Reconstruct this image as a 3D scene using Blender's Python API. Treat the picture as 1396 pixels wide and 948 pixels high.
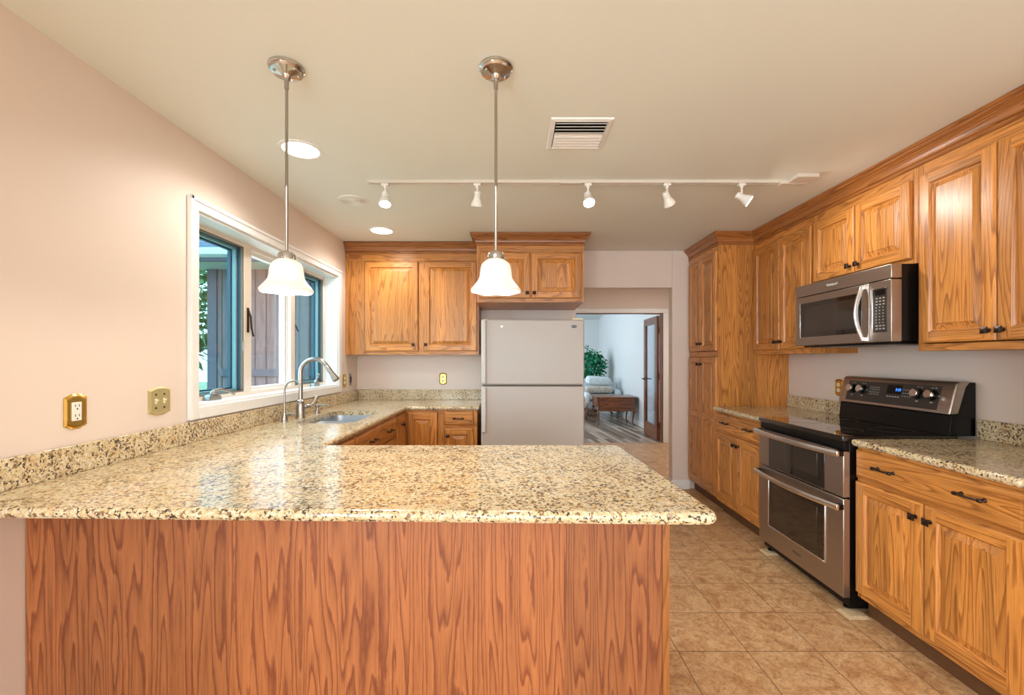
import bpy, math, random
from mathutils import Vector, Matrix
random.seed(7)
PI = math.pi
S = bpy.context.scene
COL = S.collection
for o in list(bpy.data.objects): bpy.data.objects.remove(o)

# ------------------------------------------------------------------ camera, world, light, exposure
F_PX = 590.0
EYE = 1.327
cd = bpy.data.cameras.new('camera'); cam = bpy.data.objects.new('camera', cd); COL.objects.link(cam)
cam.location = (0, 0, EYE); cam.rotation_euler = (PI/2, 0, 0)
cd.sensor_width = 36; cd.lens = F_PX/1396*36
cd.shift_x = -2/1396; cd.shift_y = 16/1396; cd.clip_start = 0.02; cd.clip_end = 200
S.camera = cam
S.view_settings.view_transform = 'Standard'; S.view_settings.look = 'None'
S.view_settings.gamma = 1; S.view_settings.use_curve_mapping = False
S.view_settings.exposure = 0.16

w = bpy.data.worlds.new('sky'); S.world = w; w.use_nodes = True
bg = w.node_tree.nodes['Background']; bg.inputs['Color'].default_value = (0.80, 0.92, 1.0, 1); bg.inputs['Strength'].default_value = 5.0

def area(name, loc, rot, sx, sy, power, color):
    l = bpy.data.lights.new(name, 'AREA'); l.shape = 'RECTANGLE'; l.size = sx; l.size_y = sy
    l.energy = power; l.color = color
    o = bpy.data.objects.new(name, l); o.location = loc; o.rotation_euler = rot; COL.objects.link(o); return o
area('daylight_dining_windows', (0.3, -6.2, 1.45), (PI/2, 0, 0), 3.8, 2.0, 95, (0.70, 0.86, 1.0))
area('daylight_living_room', (-1.4, 9.6, 1.7), (0, -PI/2, 0), 2.0, 3.6, 118, (0.80, 0.91, 1.0))
area('daylight_kitchen_window', (-1.95, 3.07, 1.6), (0, -PI/2, 0), 0.95, 1.7, 6, (0.84, 0.94, 1.0))
area('added_side_fill', (-1.58, -2.2, 1.15), (0, -PI/2, 0), 2.0, 2.2, 150, (0.80, 0.92, 1.0))  # unseen side fill added to brighten the right wall and cabinets
area('added_overhead_fill', (0.5, -2.6, 2.38), (0, 0, 0), 1.6, 1.6, 40, (0.76, 0.89, 1.0))  # unseen overhead fill added behind the camera, no fixture there
area('added_hall_fill', (2.45, 5.3, 2.40), (0, 0, 0), 0.4, 0.4, 16, (1.0, 0.96, 0.92))  # unseen fill added to lift the dim hall

# ------------------------------------------------------------------ material helpers
def srgb(r, g, b):
    f = lambda c: (c/255/12.92) if c/255 <= 0.04045 else ((c/255+0.055)/1.055)**2.4
    return (f(r), f(g), f(b), 1)
def new_mat(name):
    m = bpy.data.materials.new(name); m.use_nodes = True
    nt = m.node_tree; b = nt.nodes['Principled BSDF']; return m, nt, b
def plain(name, col, rough=0.5, metal=0.0, coat=0.0, noise=0.03, nscale=30, bump=0.0, spec=0.5):
    m, nt, b = new_mat(name); N = nt.nodes; L = nt.links
    tc = N.new('ShaderNodeTexCoord'); nz = N.new('ShaderNodeTexNoise'); nz.inputs['Scale'].default_value = nscale; nz.inputs['Detail'].default_value = 4
    L.new(tc.outputs['Object'], nz.inputs['Vector'])
    r = N.new('ShaderNodeValToRGB'); L.new(nz.outputs['Fac'], r.inputs['Fac'])
    r.color_ramp.elements[0].position = 0.3; r.color_ramp.elements[1].position = 0.7
    r.color_ramp.elements[0].color = tuple(c*(1-noise) for c in col[:3])+(1,)
    r.color_ramp.elements[1].color = tuple(min(1, c*(1+noise)) for c in col[:3])+(1,)
    L.new(r.outputs['Color'], b.inputs['Base Color'])
    b.inputs['Roughness'].default_value = rough; b.inputs['Metallic'].default_value = metal
    b.inputs['Coat Weight'].default_value = coat; b.inputs['Specular IOR Level'].default_value = spec
    if bump:
        bp = N.new('ShaderNodeBump'); bp.inputs['Strength'].default_value = bump; bp.inputs['Distance'].default_value = 0.002
        L.new(nz.outputs['Fac'], bp.inputs['Height']); L.new(bp.outputs['Normal'], b.inputs['Normal'])
    return m
def emis(name, col, strength):
    m, nt, b = new_mat(name)
    b.inputs['Base Color'].default_value = col
    b.inputs['Emission Color'].default_value = col; b.inputs['Emission Strength'].default_value = strength
    return m
def math_node(nt, op, a, b_=None, c=None):
    n = nt.nodes.new('ShaderNodeMath'); n.operation = op
    for i, v in enumerate((a, b_, c)):
        if v is None: continue
        if isinstance(v, (int, float)): n.inputs[i].default_value = v
        else: nt.links.new(v, n.inputs[i])
    return n.outputs[0]
def mix_col(nt, fac, a, b_, mode='MIX'):
    n = nt.nodes.new('ShaderNodeMix'); n.data_type = 'RGBA'; n.blend_type = mode
    for k, v in ((0, fac), (6, a), (7, b_)):
        if isinstance(v, (int, float)): n.inputs[k].default_value = v
        elif isinstance(v, tuple): n.inputs[k].default_value = v
        else: nt.links.new(v, n.inputs[k])
    return n.outputs[2]
def ramp(nt, fac, stops, interp='LINEAR'):
    r = nt.nodes.new('ShaderNodeValToRGB'); nt.links.new(fac, r.inputs['Fac']); r.color_ramp.interpolation = interp
    e = r.color_ramp.elements
    while len(e) < len(stops): e.new(0.5)
    for i, (p, c) in enumerate(stops): e[i].position = p; e[i].color = c
    return r.outputs['Color']

def oak(name, light, mid, dark, rings=9.0, rough=0.36, staves=0.085, contrast=0.55, ku=9.0, kw=0.8, warp=0.25):
    """Oak with cathedral grain; each face carries seed and gdir (0 grain along z, 1 along x, 2 along y)."""
    m, nt, b = new_mat(name); N = nt.nodes; L = nt.links
    tc = N.new('ShaderNodeTexCoord'); sep = N.new('ShaderNodeSeparateXYZ'); L.new(tc.outputs['Object'], sep.inputs[0])
    g = N.new('ShaderNodeAttribute'); g.attribute_name = 'gdir'; sd = N.new('ShaderNodeAttribute'); sd.attribute_name = 'seed'
    oi = N.new('ShaderNodeObjectInfo')
    seed = math_node(nt, 'ADD', math_node(nt, 'MULTIPLY', sd.outputs['Fac'], 7.31), math_node(nt, 'MULTIPLY', oi.outputs['Random'], 23.0))
    X, Y, Z = sep.outputs
    isx = math_node(nt, 'COMPARE', g.outputs['Fac'], 1.0, 0.3); isy = math_node(nt, 'COMPARE', g.outputs['Fac'], 2.0, 0.3)
    isz = math_node(nt, 'COMPARE', g.outputs['Fac'], 0.0, 0.3)
    def sel(a, b_, c): return math_node(nt, 'ADD', math_node(nt, 'MULTIPLY', isz, a), math_node(nt, 'ADD', math_node(nt, 'MULTIPLY', isx, b_), math_node(nt, 'MULTIPLY', isy, c)))
    U = sel(X, Z, X); V = sel(Y, Y, Z); W = sel(Z, X, Y)
    # glued staves
    st = math_node(nt, 'FLOOR', math_node(nt, 'DIVIDE', math_node(nt, 'ADD', math_node(nt, 'ADD', U, V), math_node(nt, 'MULTIPLY', seed, 0.37)), staves))
    wn = N.new('ShaderNodeTexWhiteNoise'); wn.noise_dimensions = '2D'
    cw = N.new('ShaderNodeCombineXYZ'); L.new(st, cw.inputs[0]); L.new(seed, cw.inputs[1]); L.new(cw.outputs[0], wn.inputs['Vector'])
    soff = math_node(nt, 'MULTIPLY', wn.outputs['Value'], 3.0)
    def coords(ku, kw, off):
        c = N.new('ShaderNodeCombineXYZ')
        L.new(math_node(nt, 'MULTIPLY_ADD', U, ku, math_node(nt, 'ADD', seed, soff)), c.inputs[0])
        L.new(math_node(nt, 'MULTIPLY_ADD', V, ku, off), c.inputs[1])
        L.new(math_node(nt, 'MULTIPLY', W, kw), c.inputs[2]); return c.outputs[0]
    n1 = N.new('ShaderNodeTexNoise'); n1.inputs['Scale'].default_value = 1; n1.inputs['Detail'].default_value = 1.2; n1.inputs['Roughness'].default_value = 0.45
    L.new(coords(ku, kw, 0.0), n1.inputs['Vector'])
    nw = N.new('ShaderNodeTexNoise'); nw.inputs['Scale'].default_value = 1; nw.inputs['Detail'].default_value = 3
    L.new(coords(90, 14, 4.0), nw.inputs['Vector'])
    h = math_node(nt, 'MULTIPLY_ADD', n1.outputs['Fac'], rings*1.6, math_node(nt, 'MULTIPLY', nw.outputs['Fac'], warp))
    fr = math_node(nt, 'FRACT', h)
    ring = ramp(nt, fr, [(0.0, (0.3,)*3+(1,)), (0.07, (0.0,)*3+(1,)), (0.34, (0.7,)*3+(1,)), (0.93, (1,)*3+(1,)), (1.0, (0.3,)*3+(1,))])
    n2 = N.new('ShaderNodeTexNoise'); n2.inputs['Scale'].default_value = 1; n2.inputs['Detail'].default_value = 2
    L.new(coords(420, 9, 9.0), n2.inputs['Vector'])
    n3 = N.new('ShaderNodeTexNoise'); n3.inputs['Scale'].default_value = 1; n3.inputs['Detail'].default_value = 2
    L.new(coords(30, 1.2, 15.0), n3.inputs['Vector'])
    base = mix_col(nt, math_node(nt, 'MULTIPLY', ring, 1.0), dark, light)
    base = mix_col(nt, 1-contrast, base, mid)
    pores = ramp(nt, n2.outputs['Fac'], [(0.36, (0.66, 0.60, 0.55, 1)), (0.5, (1, 1, 1, 1))])
    base = mix_col(nt, 0.75, base, pores, 'MULTIPLY')
    tone = math_node(nt, 'MULTIPLY_ADD', wn.outputs['Value'], 0.34, 0.82)
    tone2 = math_node(nt, 'MULTIPLY_ADD', n3.outputs['Fac'], 0.3, 0.85)
    tt = math_node(nt, 'MULTIPLY', tone, tone2)
    cc = N.new('ShaderNodeCombineXYZ')
    for i in range(3): L.new(tt, cc.inputs[i])
    base = mix_col(nt, 1.0, base, cc.outputs[0], 'MULTIPLY')
    L.new(base, b.inputs['Base Color']); b.inputs['Roughness'].default_value = rough
    b.inputs['Coat Weight'].default_value = 0.2; b.inputs['Coat Roughness'].default_value = 0.3
    bp = N.new('ShaderNodeBump'); bp.inputs['Strength'].default_value = 0.12; bp.inputs['Distance'].default_value = 0.001
    L.new(n2.outputs['Fac'], bp.inputs['Height']); L.new(bp.outputs['Normal'], b.inputs['Normal'])
    return m

def granite(name):
    m, nt, b = new_mat(name); N = nt.nodes; L = nt.links
    tc = N.new('ShaderNodeTexCoord')
    def noise(sc, det=3, rough=0.6, off=0.0):
        n = N.new('ShaderNodeTexNoise'); n.inputs['Scale'].default_value = sc; n.inputs['Detail'].default_value = det; n.inputs['Roughness'].default_value = rough
        mp = N.new('ShaderNodeMapping'); mp.inputs['Location'].default_value = (off, off*0.7, off*1.3)
        L.new(tc.outputs['Object'], mp.inputs[0]); L.new(mp.outputs[0], n.inputs['Vector']); return n.outputs['Fac']
    big = noise(9, 3)
    n_a = noise(68, 4, 0.65, 3)
    v = N.new('ShaderNodeTexVoronoi'); v.inputs['Scale'].default_value = 150; v.inputs['Randomness'].default_value = 1
    L.new(tc.outputs['Object'], v.inputs['Vector'])
    sepc = N.new('ShaderNodeSeparateColor'); L.new(v.outputs['Color'], sepc.inputs[0])
    base = ramp(nt, n_a, [(0.30, srgb(180, 146, 92)), (0.43, srgb(208, 182, 132)), (0.55, srgb(220, 203, 164)), (0.70, srgb(232, 226, 208))])
    crystals = ramp(nt, sepc.outputs[0], [(0.0, srgb(200, 176, 136)), (0.3, srgb(236, 222, 190)), (0.6, srgb(225, 214, 194)), (0.8, srgb(208, 182, 138)), (1.0, srgb(243, 238, 224))], 'CONSTANT')
    base = mix_col(nt, 0.45, base, crystals)
    goldm = ramp(nt, noise(24, 3, 0.55, 8), [(0.50, (0, 0, 0, 1)), (0.70, (0.5,)*3+(1,))])
    base = mix_col(nt, goldm, base, srgb(205, 160, 90))
    greym = ramp(nt, noise(95, 3, 0.6, 21), [(0.58, (0, 0, 0, 1)), (0.64, (0.75,)*3+(1,))])
    base = mix_col(nt, greym, base, srgb(158, 148, 136))
    bm1 = ramp(nt, math_node(nt, 'MULTIPLY_ADD', big, 0.25, noise(78, 3, 0.55, 33)), [(0.70, (0, 0, 0, 1)), (0.735, (0.9,)*3+(1,))])
    base = mix_col(nt, bm1, base, srgb(128, 92, 58))
    bm2 = ramp(nt, math_node(nt, 'MULTIPLY_ADD', big, 0.22, noise(105, 2, 0.5, 51)), [(0.708, (0, 0, 0, 1)), (0.730, (0.95,)*3+(1,))])
    base = mix_col(nt, bm2, base, srgb(58, 46, 42))
    L.new(base, b.inputs['Base Color']); b.inputs['Roughness'].default_value = 0.15
    b.inputs['Specular IOR Level'].default_value = 0.5; b.inputs['Coat Weight'].default_value = 0.15; b.inputs['Coat Roughness'].default_value = 0.04
    return m

def tile(name):
    m, nt, b = new_mat(name); N = nt.nodes; L = nt.links
    tc = N.new('ShaderNodeTexCoord'); mp = N.new('ShaderNodeMapping'); L.new(tc.outputs['Object'], mp.inputs[0])
    mp.inputs['Location'].default_value = (-1.379 + 0.316*10, -2.264 + 0.299*20, 0)
    br = N.new('ShaderNodeTexBrick'); L.new(mp.outputs[0], br.inputs['Vector']); br.offset = 0; br.squash = 1
    br.inputs['Scale'].default_value = 1; br.inputs['Brick Width'].default_value = 0.316; br.inputs['Row Height'].default_value = 0.299
    br.inputs['Mortar Size'].default_value = 0.0022; br.inputs['Mortar Smooth'].default_value = 0.3
    br.inputs['Color1'].default_value = (0.3, 0.3, 0.3, 1); br.inputs['Color2'].default_value = (0.7, 0.7, 0.7, 1)
    sc = N.new('ShaderNodeSeparateColor'); L.new(br.outputs['Color'], sc.inputs[0])
    cm = N.new('ShaderNodeCombineXYZ'); L.new(math_node(nt, 'MULTIPLY', sc.outputs[0], 9), cm.inputs[2])
    va = N.new('ShaderNodeVectorMath'); va.operation = 'ADD'; L.new(tc.outputs['Object'], va.inputs[0]); L.new(cm.outputs[0], va.inputs[1])
    def noise(sc_, det, r, dist=0.0):
        n = N.new('ShaderNodeTexNoise'); n.inputs['Scale'].default_value = sc_; n.inputs['Detail'].default_value = det; n.inputs['Roughness'].default_value = r; n.inputs['Distortion'].default_value = dist
        L.new(va.outputs[0], n.inputs['Vector']); return n.outputs['Fac']
    base = ramp(nt, noise(8.0, 9, 0.74, 1.2), [(0.30, srgb(158, 110, 70)), (0.42, srgb(188, 142, 98)), (0.52, srgb(206, 165, 120)), (0.64, srgb(216, 180, 138)), (0.75, srgb(196, 158, 115))])
    sp = ramp(nt, noise(46, 7, 0.78, 1.0), [(0.38, (0.60, 0.50, 0.42, 1)), (0.5, (0.98, 0.97, 0.96, 1)), (0.62, (1.16, 1.14, 1.12, 1))])
    base = mix_col(nt, 0.8, base, sp, 'MULTIPLY')
    base = mix_col(nt, br.outputs['Fac'], base, srgb(112, 82, 54))
    L.new(base, b.inputs['Base Color']); b.inputs['Roughness'].default_value = 0.42
    bp = N.new('ShaderNodeBump'); bp.inputs['Strength'].default_value = 0.4; bp.inputs['Distance'].default_value = 0.002; bp.invert = True
    L.new(br.outputs['Fac'], bp.inputs['Height']); L.new(bp.outputs['Normal'], b.inputs['Normal'])
    return m

def planks(name):
    m, nt, b = new_mat(name); N = nt.nodes; L = nt.links
    tc = N.new('ShaderNodeTexCoord'); mp = N.new('ShaderNodeMapping'); L.new(tc.outputs['Object'], mp.inputs[0]); mp.inputs['Rotation'].default_value = (0, 0, math.radians(84))
    br = N.new('ShaderNodeTexBrick'); L.new(mp.outputs[0], br.inputs['Vector']); br.offset = 0.37
    br.inputs['Brick Width'].default_value = 1.1; br.inputs['Row Height'].default_value = 0.075; br.inputs['Scale'].default_value = 1; br.inputs['Mortar Size'].default_value = 0.002
    br.inputs['Color1'].default_value = srgb(98, 72, 56); br.inputs['Color2'].default_value = srgb(206, 190, 172); br.inputs['Mortar'].default_value = srgb(70, 52, 40)
    L.new(br.outputs['Color'], b.inputs['Base Color']); b.inputs['Roughness'].default_value = 0.3
    return m

def siding(name, col):
    m, nt, b = new_mat(name); N = nt.nodes; L = nt.links
    tc = N.new('ShaderNodeTexCoord'); wv = N.new('ShaderNodeTexWave'); wv.bands_direction = 'X'; wv.inputs['Scale'].default_value = 2.2; wv.inputs['Distortion'].default_value = 0.1
    L.new(tc.outputs['Object'], wv.inputs['Vector'])
    nz = N.new('ShaderNodeTexNoise'); nz.inputs['Scale'].default_value = 3; nz.inputs['Detail'].default_value = 5
    mp = N.new('ShaderNodeMapping'); mp.inputs['Scale'].default_value = (10, 10, 1); L.new(tc.outputs['Object'], mp.inputs[0]); L.new(mp.outputs[0], nz.inputs['Vector'])
    c = ramp(nt, nz.outputs['Fac'], [(0.3, tuple(x*0.75 for x in col[:3])+(1,)), (0.7, tuple(x*1.2 for x in col[:3])+(1,))])
    g = ramp(nt, wv.outputs['Fac'], [(0.0, (0.35,)*3+(1,)), (0.08, (1,)*3+(1,))])
    L.new(mix_col(nt, 1.0, c, g, 'MULTIPLY'), b.inputs['Base Color']); b.inputs['Roughness'].default_value = 0.8
    return m

def glass(name, col, rough=0.0):
    m = bpy.data.materials.new(name); m.use_nodes = True; nt = m.node_tree; N = nt.nodes; L = nt.links
    for n in list(N): N.remove(n)
    out = N.new('ShaderNodeOutputMaterial'); tr = N.new('ShaderNodeBsdfTransparent'); tr.inputs['Color'].default_value = col
    gl = N.new('ShaderNodeBsdfGlossy'); gl.inputs['Roughness'].default_value = 0.02
    fr = N.new('ShaderNodeFresnel'); ge = N.new('ShaderNodeNewGeometry')
    L.new(math_node(nt, 'MULTIPLY_ADD', ge.outputs['Backfacing'], 1/1.45-1.45, 1.45), fr.inputs['IOR'])
    mx = N.new('ShaderNodeMixShader'); L.new(fr.outputs[0], mx.inputs[0]); L.new(tr.outputs[0], mx.inputs[1]); L.new(gl.outputs[0], mx.inputs[2]); L.new(mx.outputs[0], out.inputs[0])
    return m

def brushed(name, col, rough=0.3, axis='x', metal=1.0):
    m, nt, b = new_mat(name); N = nt.nodes; L = nt.links
    tc = N.new('ShaderNodeTexCoord'); mp = N.new('ShaderNodeMapping'); L.new(tc.outputs['Object'], mp.inputs[0])
    mp.inputs['Scale'].default_value = (3, 300, 300) if axis == 'x' else (300, 300, 3)
    nz = N.new('ShaderNodeTexNoise'); nz.inputs['Scale'].default_value = 1.5; nz.inputs['Detail'].default_value = 3; L.new(mp.outputs[0], nz.inputs['Vector'])
    L.new(ramp(nt, nz.outputs['Fac'], [(0.3, tuple(c*0.93 for c in col[:3])+(1,)), (0.7, tuple(c*1.05 for c in col[:3])+(1,))]), b.inputs['Base Color'])
    b.inputs['Metallic'].default_value = metal; b.inputs['Roughness'].default_value = rough
    return m

M = dict(
    wall=plain('peach_wall_paint', srgb(229, 212, 199), 0.55, noise=0.012, nscale=3),
    ceil=plain('cream_ceiling_paint', srgb(233, 235, 227), 0.6, noise=0.008, nscale=2),
    white=plain('white_trim_paint', srgb(238, 236, 233), 0.35, noise=0.01),
    cream=plain('cream_window_paint', srgb(236, 226, 212), 0.35, noise=0.01),
    oak=oak('honey_oak', srgb(222, 150, 72), srgb(206, 134, 60), srgb(148, 86, 34), contrast=0.78, ku=12.0, kw=0.85),
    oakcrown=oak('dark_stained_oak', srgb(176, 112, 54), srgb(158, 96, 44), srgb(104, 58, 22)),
    oakpanel=oak('reddish_oak_plywood', srgb(176, 108, 60), srgb(158, 91, 46), srgb(116, 54, 22), rings=8.0, rough=0.5, staves=0.55, contrast=0.85, ku=13.0, kw=0.85, warp=0.5),
    granite=granite('speckled_granite'),
    tile=tile('tan_stone_tile'), planks=planks('living_room_planks'),
    bronze=plain('dark_bronze', srgb(62, 50, 44), 0.35, 0.8),
    nickel=plain('brushed_nickel', srgb(172, 166, 158), 0.28, 1.0, noise=0.02),
    pol=plain('polished_nickel', srgb(196, 194, 192), 0.16, 1.0, noise=0.02),
    brass=plain('polished_brass', srgb(214, 176, 92), 0.18, 1.0, noise=0.05),
    dullbrass=plain('satin_gold_plate', srgb(206, 190, 140), 0.35, 0.6, noise=0.03),
    steel=brushed('slate_stainless', srgb(180, 170, 160), 0.34),
    steelh=brushed('bright_stainless', srgb(228, 226, 224), 0.22),
    sinkst=brushed('sink_stainless', srgb(176, 184, 192), 0.38, metal=0.8),
    black=plain('black_enamel', srgb(9, 8, 8), 0.3, noise=0.1, spec=0.3),
    blackglass=plain('black_glass', srgb(14, 13, 13), 0.04, coat=1.0, noise=0.05),
    ovenglass=plain('oven_window_glass', srgb(38, 33, 28), 0.06, coat=0.8, noise=0.1, nscale=4),
    mwglass=plain('microwave_window_glass', srgb(48, 40, 34), 0.12, coat=0.5, noise=0.1),
    panelgrey=plain('control_panel_grey', srgb(54, 48, 44), 0.3, noise=0.05),
    fridge=plain('textured_white_enamel', srgb(188, 180, 172), 0.38, noise=0.015, nscale=220, bump=0.25),
    fridgeseam=plain('grey_gasket', srgb(128, 118, 110), 0.6),
    plastic=plain('white_plastic', srgb(238, 234, 226), 0.4, noise=0.01),
    doorhandle=plain('smooth_white_enamel', srgb(208, 202, 195), 0.4, noise=0.01),
    railpaint=plain('cream_track_enamel', srgb(214, 204, 190), 0.4, noise=0.01),
    ivory=plain('ivory_plastic', srgb(232, 220, 190), 0.4, noise=0.01),
    slot=plain('dark_slot', srgb(30, 26, 22), 0.7),
    mark=plain('pale_print', srgb(205, 200, 192), 0.5, noise=0.0),
    tan=plain('bronze_gasket', srgb(122, 106, 88), 0.5),
    teal=plain('window_frame_cladding', srgb(120, 165, 172), 0.5, noise=0.03),
    dkteal=plain('dark_screen_frame', srgb(52, 70, 84), 0.5, noise=0.03),
    gteal=glass('tinted_glass', (0.60, 0.80, 0.88, 1)), gclear=glass('clear_glass', (0.90, 0.94, 0.98, 1)),
    siding=siding('grooved_brown_siding', srgb(120, 104, 104)),
    roof=plain('grey_shingles', srgb(96, 102, 120), 0.9, noise=0.2, nscale=14),
    soffit=plain('painted_soffit', srgb(190, 200, 202), 0.6),
    gutter=plain('white_gutter', srgb(226, 232, 236), 0.5), fasciadark=plain('brown_fascia', srgb(84, 82, 92), 0.6),  # second colour: dark tone shared by fascia and siding trim
    grass=plain('lawn', srgb(118, 136, 98), 0.9, noise=0.4, nscale=6),
    leaf=plain('outdoor_leaves', srgb(92, 138, 84), 0.7, noise=0.5, nscale=5),
    ficus=plain('ficus_leaves', srgb(52, 146, 108), 0.3, noise=0.7, nscale=14),
    bark=plain('grey_bark', srgb(92, 74, 58), 0.9, noise=0.3),
    pot=plain('woven_pot', srgb(150, 110, 76), 0.8, noise=0.2, nscale=60),
    lroom=plain('pale_blue_wall_paint', srgb(214, 220, 222), 0.6, noise=0.01, nscale=2),
    walnut=oak('reddish_walnut', srgb(142, 88, 56), srgb(120, 70, 44), srgb(78, 40, 24), rings=5, rough=0.28, contrast=0.8),
    fabric=plain('pale_blue_upholstery', srgb(206, 218, 224), 0.9, noise=0.12, nscale=18, bump=0.4),
    floral=plain('floral_fabric', srgb(196, 190, 178), 0.9, noise=0.28, nscale=30, bump=0.4),
    lens=emis('warm_lit_lens', (1.0, 0.93, 0.82, 1), 14.0),
    lensoff=plain('unlit_lamp_face', srgb(225, 218, 205), 0.4),
    hot=emis('lit_bulb', (1.0, 0.93, 0.80, 1), 40.0),
    blue=emis('blue_clock_digits', (0.05, 0.25, 1.0, 1), 2.0),
    shim=plain('pale_wood_shim', srgb(214, 186, 146), 0.7, noise=0.1, nscale=80),
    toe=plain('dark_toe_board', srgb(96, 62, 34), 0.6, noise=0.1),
    dark=plain('duct_shade_dark', srgb(22, 20, 19), 0.8),
)
def shade_material():
    m = bpy.data.materials.new('frosted_white_glass'); m.use_nodes = True; nt = m.node_tree; N = nt.nodes; L = nt.links
    for n in list(N): N.remove(n)
    out = N.new('ShaderNodeOutputMaterial'); t = N.new('ShaderNodeBsdfTranslucent'); t.inputs['Color'].default_value = (0.62, 0.60, 0.56, 1)
    p = N.new('ShaderNodeBsdfPrincipled'); p.inputs['Base Color'].default_value = (0.93, 0.90, 0.84, 1); p.inputs['Roughness'].default_value = 0.25
    p.inputs['Emission Color'].default_value = (1.0, 0.95, 0.86, 1); p.inputs['Emission Strength'].default_value = 0.05
    nz = N.new('ShaderNodeTexNoise'); nz.inputs['Scale'].default_value = 18; tc = N.new('ShaderNodeTexCoord'); L.new(tc.outputs['Object'], nz.inputs['Vector'])
    mx = N.new('ShaderNodeMixShader'); L.new(math_node(nt, 'MULTIPLY_ADD', nz.outputs['Fac'], 0.06, 0.30), mx.inputs[0])
    L.new(p.outputs[0], mx.inputs[1]); L.new(t.outputs[0], mx.inputs[2]); L.new(mx.outputs[0], out.inputs[0]); return m
M['shade'] = shade_material()

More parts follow.
